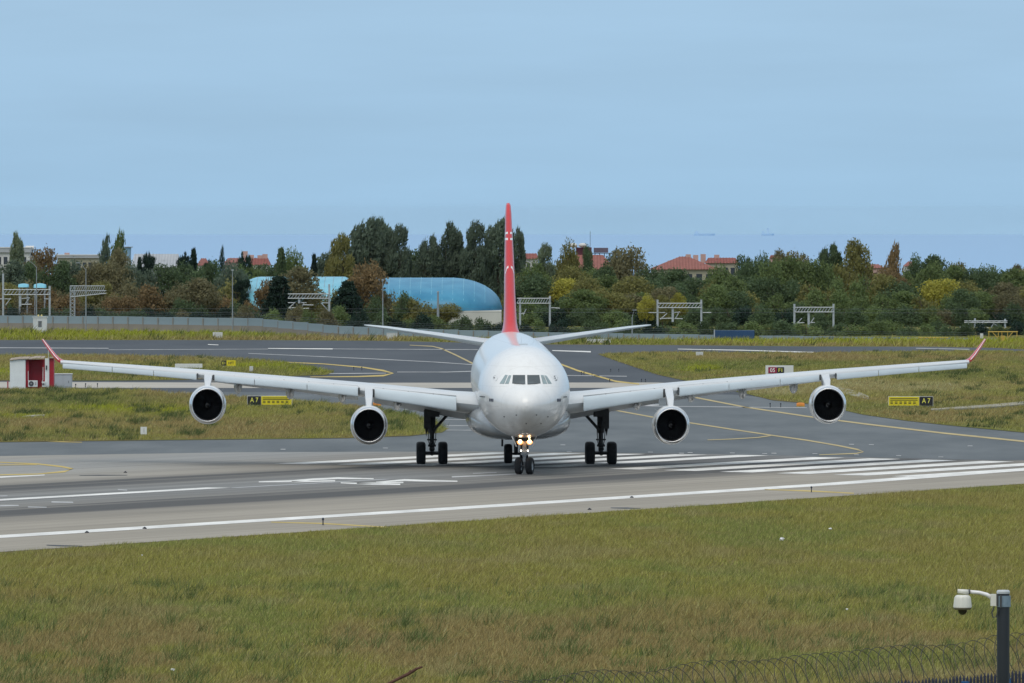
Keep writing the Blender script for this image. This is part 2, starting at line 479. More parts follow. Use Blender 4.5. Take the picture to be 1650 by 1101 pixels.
strip("taxiway_edge_marking", [(640, 599.6, .7), (720, 599.6, .9), (765, 598.4, 1.4)], M_FAINT_PAINT)
strip("taxiway_edge_marking", [(890, 565, 1.2), (952, 567, 1.9)], M_WHITE_PAINT)
strip("taxiway_edge_marking", [(1092, 562.6, .8), (1200, 564.6, 1.2), (1311, 568, 1.6)], M_WHITE_PAINT)
strip("taxiway_edge_marking", [(1476, 561.4, .9), (1562, 563, 1)], M_FAINT_PAINT)
strip("taxiway_edge_marking", [(900, 605, .8), (1010, 606.5, 1)], M_FAINT_PAINT)
strip("taxiway_edge_marking", [(985, 655, .8), (1050, 653, 2.2), (1062, 652.6, 1.6)], M_FAINT_PAINT)
strip("taxiway_edge_marking", [(960, 653.5, .9), (1180, 656, 1), (1300, 657, .8)], M_FAINT_PAINT)
for y, x0, x1 in ((676, 712, 765), (686, 718, 800), (693, 705, 812), (667, 715, 758), (659.5, 650, 725)):
    strip("taxiway_edge_marking", [(x0, y, .8), (x1, y+.6, .9)], M_FAINT_PAINT)
# small patches left where fixtures sit in the asphalt
M_FIX = pm("light_fixture_metal", (.5, .52, .53), .5, .2, world_space=True)
for x, y in ((1048, 728.6), (1098, 730.4), (1112, 729.4), (1180, 730), (1232, 731), (1247, 730.4), (1313, 731.2), (1380, 733), (1448, 734.4), (1372, 716), (1404, 716.6), (1563, 718.6), (1516, 736.4), (456, 724), (621, 722), (907, 717), (917, 728)):
    strip("worn_marking", [(x-4, y, .9), (x+4, y+.1, 1)], M_FAINT_PAINT, .031)

# ================================================================== GRASS
M_BLADE_NODES = None
def blade_material():
    m, n, l, b = nt("grass_blades")
    a = n.new("ShaderNodeAttribute"); a.attribute_name = "tint"
    l.new(a.outputs["Color"], b.inputs["Base Color"])
    b.inputs["Roughness"].default_value = .8; b.inputs["Specular IOR Level"].default_value = .1
    tr = n.new("ShaderNodeBsdfTranslucent"); l.new(a.outputs["Color"], tr.inputs["Color"])
    mx = n.new("ShaderNodeMixShader"); mx.inputs[0].default_value = .35
    l.new(b.outputs[0], mx.inputs[1]); l.new(tr.outputs[0], mx.inputs[2])
    l.new(mx.outputs[0], n["Material Output"].inputs["Surface"])
    return m
M_BLADE = blade_material()
def in_poly(px, py, poly):
    inside = np.zeros(len(px), bool); n = len(poly)
    for i in range(n):
        x0, y0 = poly[i]; x1, y1 = poly[(i+1) % n]
        c = ((y0 > py) != (y1 > py)) & (px < (x1-x0)*(py-y0)/((y1-y0) or 1e-9)+x0)
        inside ^= c
    return inside
OLIVE = np.array([.305, .285, .078]); GREEN = np.array([.18, .21, .060]); BRIGHT = np.array([.29, .33, .03]); BROWN = np.array([.315, .235, .105])
STRAW = np.array([.46, .39, .19]); DARK = np.array([.065, .090, .032]); YELLOW = np.array([.40, .36, .02])
def pix(x, y):
    return 825+x*F/y, 335+CAM_H*F/y
def grass(name, poly_px, density, blades, hmin, hmax, width, recipe, label, seed, margin=0):
    """poly_px: outline on flat ground. One uncountable mass of blades."""
    rng = np.random.default_rng(seed)
    P = np.array([[*G(x, y)[:2]] for x, y in poly_px])
    lo, hi = P.min(0), P.max(0)
    N = int((hi-lo).prod()*density)
    x = rng.uniform(lo[0], hi[0], N); y = rng.uniform(lo[1], hi[1], N)
    k = in_poly(x, y, [tuple(p) for p in P])
    x, y = x[k], y[k]
    px, py = pix(x, y)
    k = (px > -60) & (px < 1710)
    x, y, px, py = x[k], y[k], px[k], py[k]
    col, hs, keep = recipe(x, y, px, py, rng)
    x, y, col, hs = x[keep], y[keep], col[keep], hs[keep]
    n = len(x)
    bx = np.repeat(x, blades)+rng.normal(0, .13, n*blades); by = np.repeat(y, blades)+rng.normal(0, .13, n*blades)
    c = np.repeat(col, blades, 0)*np.exp(rng.normal(0, .36, (n*blades, 1)))
    dry = rng.random(n*blades) < .14
    c[dry] = c[dry]*.35+STRAW*.75
    h = np.repeat(hs, blades)*rng.uniform(hmin, hmax, n*blades)
    ang = rng.uniform(0, math.pi, n*blades); w = width*rng.uniform(.6, 1.3, n*blades)
    dx, dy = np.cos(ang)*w/2, np.sin(ang)*w/2
    lean = h*rng.normal(.30, .50, n*blades); ly = h*rng.normal(0, .3, n*blades)
    z0 = terrain(bx, by)-.01
    V = np.empty((n*blades, 3, 3), np.float32)
    V[:, 0] = np.stack([bx-dx, by-dy, z0], 1); V[:, 1] = np.stack([bx+dx, by+dy, z0], 1)
    V[:, 2] = np.stack([bx+lean, by+ly, z0+h], 1)
    me = bpy.data.meshes.new(name)
    nb = n*blades
    me.vertices.add(nb*3); me.vertices.foreach_set("co", V.reshape(-1))
    me.loops.add(nb*3); me.loops.foreach_set("vertex_index", np.arange(nb*3, dtype=np.int32))
    me.polygons.add(nb); me.polygons.foreach_set("loop_start", np.arange(0, nb*3, 3, dtype=np.int32))
    at_ = me.attributes.new("tint", 'FLOAT_COLOR', 'POINT')
    cc = np.ones((nb, 3, 4), np.float32); cc[:, :, :3] = np.clip(c, 0, .6)[:, None, :]
    at_.data.foreach_set("color", cc.reshape(-1))
    me.update(); me.validate()
    me.materials.append(M_BLADE)
    o = bpy.data.objects.new(name, me); COL.objects.link(o)
    o["kind"] = "stuff"; o["label"] = label; o["category"] = "grass"
    return o
def lerp(a, b, t): return a*(1-t[:, None])+b*t[:, None]
def blob(px, py, cx, cy, rx, ry):
    return np.exp(-((px-cx)/rx)**2-((py-cy)/ry)**2)
def ss(t, a, b):
    t = np.clip((t-a)/(b-a), 0, 1); return t*t*(3-2*t)
def near_recipe(x, y, px, py, rng):
    n1 = vnoise(x+y*.15, y*.22, 5, 1)*.6+vnoise(x, y*.3, 1.7, 2)*.4
    n2 = vnoise(x+50, y*.25, 7, 3)*.55+vnoise(x, y*.35, 2.1, 4)*.45
    n3 = vnoise(x, y*.4, 1.1, 9)
    c = lerp(np.tile(OLIVE, (len(x), 1)), GREEN*1.25, ss(n1, .45, .8)*.8)
    lowf = ss(py, 945, 1040)
    brown = ss(n2+lowf*.28, .55, .85)*(.35+.6*lowf)
    c = lerp(c, np.tile(BROWN, (len(x), 1)), np.clip(brown, 0, .9))
    c = lerp(c, np.tile(STRAW*.75, (len(x), 1)), ss(vnoise(x, y*.3, 2.4, 6), .66, .95)*.5)
    far = blob(px, py, 300, 878, 420, 9)
    c = lerp(c, np.tile(GREEN*1.3, (len(x), 1)), far*.75)
    weed = (vnoise(x, y*.8, .7, 21)*.84+vnoise(x, y*.3, 4.0, 22)*.16 > .80-.03*lowf) & (py > 945)
    c[weed] = DARK*1.3+GREEN*.2
    h = .75+.5*n3+.35*ss(n2, .5, .9)
    h[weed] *= 2.1
    ragged = vnoise(x, y, 1.5, 31)
    du = (x-RP0.x)*RN.x+(y-RP0.y)*RN.y
    keep = du < -10.6-1.2*ragged+.6
    edge = ss(du, -12.4, -10.6)
    h *= 1-.55*edge
    return c, h, keep
grass("near_grass", [(-80, 1135), (1730, 1135), (1730, 772), (1450, 793), (1050, 819), (550, 854), (-80, 900)], 7.5, 8, .11, .30, .030, near_recipe,
      "wide olive and brown windblown grass field in front of the runway", 5)
def mid_recipe(greens, yellows, browns, bushy=.84, straw=()):
    def f(x, y, px, py, rng):
        n1 = vnoise(x+y*.1, y*.15, 4, 41)*.6+vnoise(x, y*.2, 1.6, 42)*.4
        n2 = vnoise(x, y*.12, 6, 43)*.6+vnoise(x, y*.25, 2, 44)*.4
        c = lerp(np.tile(OLIVE*1.05, (len(x), 1)), BROWN*1.05, ss(n2, .42, .75)*.9)
        c = lerp(c, np.tile(GREEN*1.15, (len(x), 1)), ss(n1, .55, .85)*.75)
        for b in greens: c = lerp(c, np.tile(GREEN*1.05, (len(x), 1)), np.clip(blob(px, py, *b)*(.5+1.2*n1), 0, .95))
        for b in yellows: c = lerp(c, np.tile(BRIGHT*.9+YELLOW*.15, (len(x), 1)), np.clip(blob(px, py, *b)*(.45+1.3*n1), 0, .97))
        for b in browns: c = lerp(c, np.tile(BROWN*1.1, (len(x), 1)), np.clip(blob(px, py, *b)*(.5+n2), 0, .95))
        for b in straw: c = lerp(c, np.tile(STRAW*1.05, (len(x), 1)), np.clip(blob(px, py, *b)*(.5+n2), 0, .95))
        w = vnoise(x, y*.3, 1.4, 45)*.7+vnoise(x, y*.06, 9, 47)*.3 > bushy-.08
        h = .7+.6*vnoise(x, y*.4, 1.2, 46)
        c[w] = DARK*1.2; h[w] *= 1.7
        return c, h, np.ones(len(x), bool)
    return f
def mat_sheet(name, poly):
    gpoly(name, poly, .036, M_SOIL)
I2 = [(-120, 713.5), (0, 712.5), (240, 709.5), (560, 706), (660, 702.5), (712, 697), (722, 691), (700, 680), (660, 668), (610, 659), (540, 651), (430, 643), (330, 637), (270, 634), (235, 629), (90, 627.5), (-120, 628)]
I3 = [(-120, 574), (130, 572.3), (330, 576), (430, 581.5), (500, 591), (537, 600), (525, 604.5), (400, 608), (300, 612), (200, 613.2), (-120, 613.5)]
I4 = [(964, 571.2), (1030, 568.6), (1110, 568), (1310, 569.4), (1450, 567), (1600, 566), (1800, 572), (1800, 707), (1650, 697), (1530, 685.5), (1460, 678), (1390, 668), (1345, 658), (1290, 649), (1245, 645), (1200, 634), (1120, 617), (1060, 604), (1000, 584)]
I5 = [(-120, 548), (400, 548), (620, 549.3), (900, 555.3), (1100, 556.3), (1300, 558.2), (1500, 558.8), (1600, 560.8), (1800, 571), (1800, 548), (1100, 549), (760, 547.5), (545, 544), (400, 538), (-120, 531)]
for nm, pl in (("verge", I2), ("verge", I3), ("verge", I4)): mat_sheet(nm, pl)
grass("island_grass", I2, 2.6, 8, .15, .36, .045, mid_recipe([(120, 648, 150, 10), (560, 690, 180, 9), (60, 705, 80, 5), (640, 672, 60, 14)], [(200, 660, 110, 6), (300, 663, 70, 5), (40, 672, 60, 4)], [(150, 685, 220, 9), (420, 690, 160, 9)], .82),
      "patchy green and russet grass between the red shed and the runway", 61)
grass("island_grass", I3, 1.3, 7, .2, .42, .06, mid_recipe([(250, 603, 260, 6), (470, 594, 60, 8)], [(490, 597, 40, 5), (420, 590, 60, 4), (30, 600, 60, 5)], [(200, 580, 200, 5), (60, 582, 120, 6)], .9),
      "far grass tongue behind the airliner's wing on the red shed's side", 62)
grass("island_grass", I4, 1.8, 8, .15, .33, .055, mid_recipe([(1190, 590, 120, 10), (1560, 605, 140, 9), (1330, 585, 140, 4), (1480, 658, 160, 6)], [(1130, 595, 30, 6)], [(1300, 577, 300, 5), (1400, 625, 140, 10), (1560, 670, 140, 12)], .86, straw=[(1360, 618, 60, 9), (1480, 625, 120, 8), (1250, 632, 50, 6)]),
      "broad dry grass area behind the wing on the pale drain's side", 63)
grass("far_verge_grass", I5, .55, 7, .3, .7, .11, mid_recipe([(200, 541, 420, 7), (1000, 555, 200, 5)], [(220, 540, 260, 5), (1350, 553, 320, 5), (1620, 553, 90, 7), (80, 543, 120, 5)], [(500, 547, 260, 2), (1250, 557, 300, 1.6)], .9),
      "bright yellow green grass strip at the foot of the boundary wall", 64)
M_DRAIN = asphalt('pale_dusty_concrete', (.24, .225, .17), (.36, .34, .27), (.5, .12, 1))
# pale drain and bare track across the right-hand grass
strip("drain_channel", [(1500, 659.5, 2), (1560, 656, 3.4), (1600, 653.5, 4), (1660, 648, 4.4), (1740, 641, 5)], M_DRAIN, .16, True)
strip("bare_track", [(1335, 624, 6), (1362, 630, 9), (1385, 636, 8), (1400, 641, 4)], M_DRAIN, .10, True)
strip("bare_track", [(36, 671, .6), (52, 669.5, 2), (72, 668.5, 1)], M_DRAIN, .14, True)

# ================================================================== SEA
def sea_material():
    m, n, l, b = nt("sea_water")
    b.inputs["Base Color"].default_value = (.215, .395, .62, 1)
    b.inputs["Roughness"].default_value = .35
    g = n.new("ShaderNodeNewGeometry"); x = n.new("ShaderNodeTexNoise"); x.inputs["Scale"].default_value = .02; x.inputs["Detail"].default_value = 6
    l.new(g.outputs["Position"], x.inputs["Vector"])
    bp = n.new("ShaderNodeBump"); bp.inputs["Strength"].default_value = .5; bp.inputs["Distance"].default_value = 2.0
    l.new(x.outputs[0], bp.inputs["Height"]); l.new(bp.outputs[0], b.inputs["Normal"])
    return m
mb = MB(); mb.quad((-7000, 1900, -32), (7000, 1900, -32), (7000, 18400, -32), (-7000, 18400, -32))
struct(mb.build("sea", sea_material()))

# ================================================================== AIRLINER
def body_material():
    m, n, l, b = nt("white_aircraft_paint")
    b.inputs["Roughness"].default_value = .30; b.inputs["Coat Weight"].default_value = .5; b.inputs["Coat Roughness"].default_value = .07
    t = n.new("ShaderNodeTexCoord"); s = n.new("ShaderNodeSeparateXYZ"); l.new(t.outputs["Object"], s.inputs[0])
    def mth(op, a_, c_=0.0):
        k = n.new("ShaderNodeMath"); k.operation = op
        for i, q in enumerate((a_, c_)):
            if isinstance(q, (int, float)): k.inputs[i].default_value = q
            else: l.new(q, k.inputs[i])
        return k.outputs[0]
    j1 = mth('LESS_THAN', mth('ABSOLUTE', mth('SUBTRACT', mth('FRACT', mth('MULTIPLY', mth('ADD', s.outputs["Y"], 5.91), .55)), .5)), .011)      # frame joints
    j2 = mth('LESS_THAN', mth('ABSOLUTE', mth('SUBTRACT', mth('FRACT', mth('MULTIPLY', s.outputs["Z"], .83)), .5)), .010)      # skin laps
    j2 = mth('MULTIPLY', j2, mth('GREATER_THAN', s.outputs["Y"], -4.6))
    joint = mth('MULTIPLY', mth('MAXIMUM', j1, j2), .20)
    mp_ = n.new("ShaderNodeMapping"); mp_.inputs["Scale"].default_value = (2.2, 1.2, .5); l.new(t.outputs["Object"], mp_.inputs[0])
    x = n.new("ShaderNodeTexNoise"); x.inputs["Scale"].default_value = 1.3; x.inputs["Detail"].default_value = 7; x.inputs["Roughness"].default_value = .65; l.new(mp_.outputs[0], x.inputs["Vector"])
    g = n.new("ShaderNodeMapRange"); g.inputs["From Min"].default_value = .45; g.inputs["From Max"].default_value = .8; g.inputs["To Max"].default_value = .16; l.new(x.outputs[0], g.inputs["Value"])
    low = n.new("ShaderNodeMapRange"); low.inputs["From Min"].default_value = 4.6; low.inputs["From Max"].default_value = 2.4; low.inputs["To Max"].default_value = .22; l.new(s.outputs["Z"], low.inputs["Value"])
    grime_tone = mth('ADD', g.outputs[0], mth('MULTIPLY', low.outputs[0], mth('ADD', x.outputs[0], .25)))  # random grime plus a brown tone growing towards the bottom
    mx = n.new("ShaderNodeMix"); mx.data_type = 'RGBA'; l.new(mth('MINIMUM', mth('ADD', joint, grime_tone), .8), mx.inputs["Factor"])
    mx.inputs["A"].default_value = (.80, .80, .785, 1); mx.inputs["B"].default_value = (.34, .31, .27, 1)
    l.new(mx.outputs["Result"], b.inputs["Base Color"])
    return m
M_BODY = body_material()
M_WING = pm("light_grey_wing_paint", (.60, .625, .64), .33, 0, .05, .6, (.4, 1, 1))
M_SLAT = pm("pale_slat_paint", (.54, .61, .65), .32, 0, .04, .7)
M_BELLY = pm("grey_belly_fairing", (.34, .36, .37), .25, 0, .08, .8, coat=.3)
M_METAL = pm("polished_inlet_metal", (.72, .73, .74), .24, .9, .05, 3)
M_GEAR = pm("dark_gear_steel", (.035, .036, .038), .5, .3, .3, 5)
M_GEARL = pm("grey_gear_steel", (.28, .28, .28), .4, .5, .2, 5)
M_TYRE = pm("black_tyre_rubber", (.014, .015, .017), .85, 0, .3, 6)
M_RIM = pm("grey_wheel_rim", (.30, .31, .32), .4, .5, .15, 6)
M_DARKIN = pm("dark_inlet_liner", (.045, .048, .053), .5, 0, .1, 4)
M_FAN = pm("dark_fan_blades", (.03, .032, .036), .35, .6, .3, 6)
M_GLASS = pm("cockpit_glass", (.05, .065, .07), .06, 0, .2, 3, spec=.8)
M_GLASS2 = pm("cockpit_side_glass", (.26, .33, .34), .06, 0, .2, 3, spec=.8)  # side panes' pale reflection is painted into the base colour
M_SEAM = pm("dark_panel_seam", (.06, .065, .07), .7)
M_RED = pm("red_paint", (.56, .025, .03), .3, 0, .05, 1.5, coat=.4)
M_LINE = pm("white_trim_paint", (.82, .8, .8), .3)
M_MARK = pm("dark_blue_marking", (.05, .06, .10), .5)
M_LAMP = emit("lit_landing_lamp", (1.0, .78, .45), 7)
M_HALO = emit("painted_lamp_halo", (1.0, .40, .13), 1.7)  # orange bloom around the landing lamps, painted as emission
M_LAMP2 = emit("lit_small_lamp", (1.0, .90, .75), 5)

NG = G(845, 765); YAW = math.atan2(0.917, 49.0)
plane = empty("airliner", NG, YAW)          # local: x to the photo's right, y aft, z up; origin under the nose gear
tag(plane, "white four engined airliner with red tail fin facing the camera on the runway", "airliner")

FS = [  # distance aft of nose gear, half width, top z, bottom z, z of widest point
    (-6.72, .02, 4.32, 4.28, 4.30), (-6.66, .26, 4.56, 4.05, 4.30), (-6.5, .50, 4.78, 3.83, 4.31), (-6.2, .79, 5.02, 3.58, 4.33), (-5.7, 1.13, 5.29, 3.29, 4.37),
    (-5.1, 1.45, 5.50, 3.04, 4.43), (-4.6, 1.66, 5.68, 2.87, 4.50), (-4.1, 1.86, 6.00, 2.73, 4.57), (-3.6, 2.04, 6.34, 2.61, 4.64), (-3.1, 2.18, 6.64, 2.52, 4.71), (-2.4, 2.35, 6.99, 2.42, 4.79),
    (-1.5, 2.52, 7.33, 2.32, 4.88), (-.5, 2.66, 7.57, 2.25, 4.95), (.6, 2.76, 7.74, 2.21, 5.00), (1.8, 2.81, 7.83, 2.20, 5.02), (3.5, 2.82, 7.87, 2.22, 5.04),
    (10, 2.82, 7.92, 2.28, 5.10), (20, 2.82, 8.01, 2.37, 5.19), (28, 2.82, 8.08, 2.45, 5.27), (33, 2.78, 8.12, 2.75, 5.40), (38, 2.62, 8.15, 3.45, 5.72),
    (43, 2.32, 8.15, 4.35, 6.15), (48, 1.80, 8.05, 5.35, 6.6), (52, 1.25, 7.85, 6.1, 6.9), (55.5, .7, 7.6, 6.65, 7.1), (57, .3, 7.4, 6.9, 7.15)]
FA = np.array(FS)
def fsec(a):
    return [float(np.interp(a, FA[:, 0], FA[:, k])) for k in range(1, 5)]
def fpt(a, th, off=0.0):
    hw, zt, zb, zm = fsec(a)
    c, s = math.cos(th), math.sin(th)
    return Vector(((hw+off)*c, a, zm+((zt-zm) if s > 0 else (zm-zb))*s*(1+off/2)+0))
def refine(n):
    out = []
    for i in range(len(FS)-1):
        for k in range(n): out.append(FS[i][0]+(FS[i+1][0]-FS[i][0])*k/n)
    return out+[FS[-1][0]]
# smooth the longitudinal interpolation with a monotone cubic
from math import pi
def pchip(xk, yk, x):
    h = np.diff(xk); d = np.diff(yk)/h
    m = np.zeros(len(xk))
    for i in range(1, len(xk)-1):
        if d[i-1]*d[i] > 0:
            w1 = 2*h[i]+h[i-1]; w2 = h[i]+2*h[i-1]; m[i] = (w1+w2)/(w1/d[i-1]+w2/d[i])
    m[0], m[-1] = d[0], d[-1]
    i = np.clip(np.searchsorted(xk, x)-1, 0, len(h)-1); t = (x-xk[i])/h[i]
    return (2*t**3-3*t**2+1)*yk[i]+(t**3-2*t**2+t)*h[i]*m[i]+(-2*t**3+3*t**2)*yk[i+1]+(t**3-t**2)*h[i]*m[i+1]
def fsec(a):
    return [float(pchip(FA[:, 0], FA[:, k], a)) for k in range(1, 5)]
stations = refine(3)
mb = MB(); NSEG = 64
mb.loft([[fpt(a, 2*pi*j/NSEG) for j in range(NSEG)] for a in stations])
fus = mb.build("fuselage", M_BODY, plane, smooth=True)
def on_nose(x, z, off=.012):
    """first point of the fuselage skin met along +y at lateral x, height z"""
    lo, hi = -6.7, 4.0
    def inside(a):
        hw, zt, zb, zm = fsec(a)
        r = (zt-zm) if z > zm else (zm-zb)
        return (x/hw)**2+((z-zm)/r)**2 < 1
    for _ in range(40):
        mid = (lo+hi)/2
        if inside(mid): hi = mid
        else: lo = mid
    hw, zt, zb, zm = fsec(hi); r = (zt-zm) if z > zm else (zm-zb)
    n = Vector((x/hw**2, -.25, (z-zm)/r**2)).normalized()
    return Vector((x, hi, z))+n*off
def skin_patch(name, quad, m, parent, nu=6, nv=4, off=.012):
    """quad = four (x, z) corners in front view: tl, tr, br, bl"""
    mb = MB(); g = []
    for j in range(nv+1):
        for i in range(nu+1):
            s, t = i/nu, j/nv
            a = [quad[0][k]*(1-s)+quad[1][k]*s for k in (0, 1)]; b = [quad[3][k]*(1-s)+quad[2][k]*s for k in (0, 1)]
            mb.v.append(tuple(on_nose(a[0]*(1-t)+b[0]*t, a[1]*(1-t)+b[1]*t, off)))
    for j in range(nv):
        for i in range(nu):
            q = j*(nu+1)+i; mb.f.append((q, q+nu+1, q+nu+2, q+1))
    return mb.build(name, m, parent, smooth=True)
def lx(px, a=-3.8): return (px-825)*(617.9+a)/F-(NG.x-math.sin(YAW)*a)
def lz(py, a=-3.8): return CAM_H-(py-335)*(617.9+a)/F
def pq(*pts): return [(lx(x), lz(y)) for x, y in pts]
for q, m in ((pq((826.6, 604.6), (846, 604.6), (846, 619), (825, 618)), M_GLASS), (pq((849.3, 604.6), (869, 604.6), (870.8, 618), (849.3, 619)), M_GLASS),
             (pq((820, 605), (824, 605.3), (819.4, 618.6), (813.6, 618.6)), M_GLASS2), (pq((814.3, 604.4), (818.4, 604.8), (812.4, 618.6), (805, 618.4)), M_GLASS2),
             (pq((871.2, 604.6), (876, 604.9), (881.6, 618.6), (874.4, 618.6)), M_GLASS2), (pq((877, 604.9), (881, 606), (889, 618.4), (882.8, 618.6)), M_GLASS2)):
    w = skin_patch("cockpit_window", q, m, fus)
for x0, y0, x1, y1 in ((788.5, 642.6, 795.5, 647.4), (897, 642.6, 904, 647.4)):    # small unreadable code on each cheek
    for k in range(3):
        xa = x0+(x1-x0)*(k/3+.03); xb = x0+(x1-x0)*((k+1)/3-.05)
        skin_patch("code_mark", pq((xa, y0), (xb, y0), (xb, y1), (xa, y1)), M_MARK, fus, 1, 1, .012)
for x, y in ((812, 671), (831, 667.6), (863, 667.4), (882, 671), (847, 681.6), (871, 682), (797, 609.5), (895, 610), (894, 607), (896.5, 613)):
    skin_patch("probe_plate", pq((x-1, y-.8), (x+1, y-.8), (x+1, y+.8), (x-1, y+.8)), M_SEAM, fus, 1, 1, .012)
for x0, x1, y in ((774.5, 782.5, 640.6), (908.5, 915, 640.6)):
    skin_patch("door_seam", pq((x0, y-.7), (x1, y-.7), (x1, y+.7), (x0, y+.7)), M_SEAM, fus, 3, 1, .014)
# oval door outlines on the forward cheeks
for cx in (798.5, 896):
    for k in range(14):
        t0, t1 = 2*pi*k/14, 2*pi*(k+.8)/14
        p = [(cx+3.2*math.cos(t), 610+4.2*math.sin(t)) for t in (t0, t1)]
        w = .35
        skin_patch("hatch_seam", pq(p[0], p[1], (p[1][0]+w, p[1][1]+w), (p[0][0]+w, p[0][1]+w)), M_BELLY, fus, 1, 1, .012)
# wipers
for s in (-1, 1):
    p = [on_nose(s*.10, 5.56, .03), on_nose(s*.42, 5.57, .03), on_nose(s*.72, 5.60, .03)]
    MB().tube(p, .016, 6).build("wiper", M_SEAM, fus)
# belly fairing
BF = [(9.0, 1.6, 2.9, 2.2), (11, 2.55, 3.6, 1.95), (13.5, 3.05, 4.1, 1.80), (18, 3.25, 4.3, 1.74), (24, 3.25, 4.3, 1.78), (29, 2.9, 4.0, 1.95), (32, 2.1, 3.4, 2.3), (34, 1.2, 3.1, 2.6)]
mb = MB()
BA = np.array(BF)
rings = []
for a in np.linspace(9, 34, 26):
    hw, zt, zb = [float(pchip(BA[:, 0], BA[:, k], a)) for k in (1, 2, 3)]
    zm = (zt*.55+zb*.45); ring = []
    for j in range(40):
        t = 2*pi*j/40; c, s = math.cos(t), math.sin(t)
        e = .72
        ring.append((hw*math.copysign(abs(c)**e, c), a, zm+(zt-zm if s > 0 else zm-zb)*math.copysign(abs(s)**e, s)))
    rings.append(ring)
mb.loft(rings).build("belly_fairing", M_BELLY, plane, smooth=True)

# ---- wings
WS = np.array([  # y, LE a, crest z, slat top z, slat bottom z, chord, thickness
    [1.5, 12.6, 4.66, 4.30, 3.40, 11.6, 1.50], [2.7, 13.4, 4.72, 4.38, 3.46, 10.9, 1.42], [4.0, 14.2, 4.78, 4.45, 3.56, 10.1, 1.30], [6.5, 15.8, 5.0, 4.68, 3.93, 8.8, 1.12],
    [9.6, 17.7, 5.26, 4.97, 4.36, 7.4, .92], [14.0, 20.4, 5.58, 5.32, 4.83, 6.2, .76], [20.0, 24.0, 6.00, 5.77, 5.33, 4.8, .58], [25.0, 27.0, 6.30, 6.10, 5.73, 3.7, .42], [28.9, 29.4, 6.52, 6.34, 6.00, 2.7, .28]])
def wst(y): return [float(np.interp(y, WS[:, 0], WS[:, k])) for k in range(1, 7)]
def wsec(y, sgn):
    a, zt, zs, zb, c, th = wst(y)
    zc = zt-.5*th
    up = [(0, -.02), (.006, .12), (.02, .22), (.06, .34), (.13, .44), (.25, .5), (.38, .49), (.55, .36), (.75, .12), (1.0, -.18)]
    dn = [(.75, -.28), (.5, -.46), (.3, -.5), (.14, -.43), (.05, -.30), (.015, -.16)]
    return [(sgn*y, a+c*x, zc+th*z) for x, z in up+dn]
def slat_sec(y, sgn):
    a, zt, zs, zb, c, th = wst(y)
    H = zs-zb
    fw = [(.50, 1.03), (.26, 1.0), (.06, .92), (-.10, .74), (-.19, .50), (-.23, .28), (-.23, .12), (-.18, .02), (-.10, 0.0)]
    bk = [(-.04, .10), (-.02, .30), (.10, .56), (.24, .80), (.40, .95)]
    return [(sgn*y, a+H*x*.9, zb+H*z) for x, z in fw+bk]
ENG = [(9.37, 12.4, 2.72, 17.6), (19.45, 19.2, 3.86, 23.7)]    # y, inlet a, centre z, wing LE a
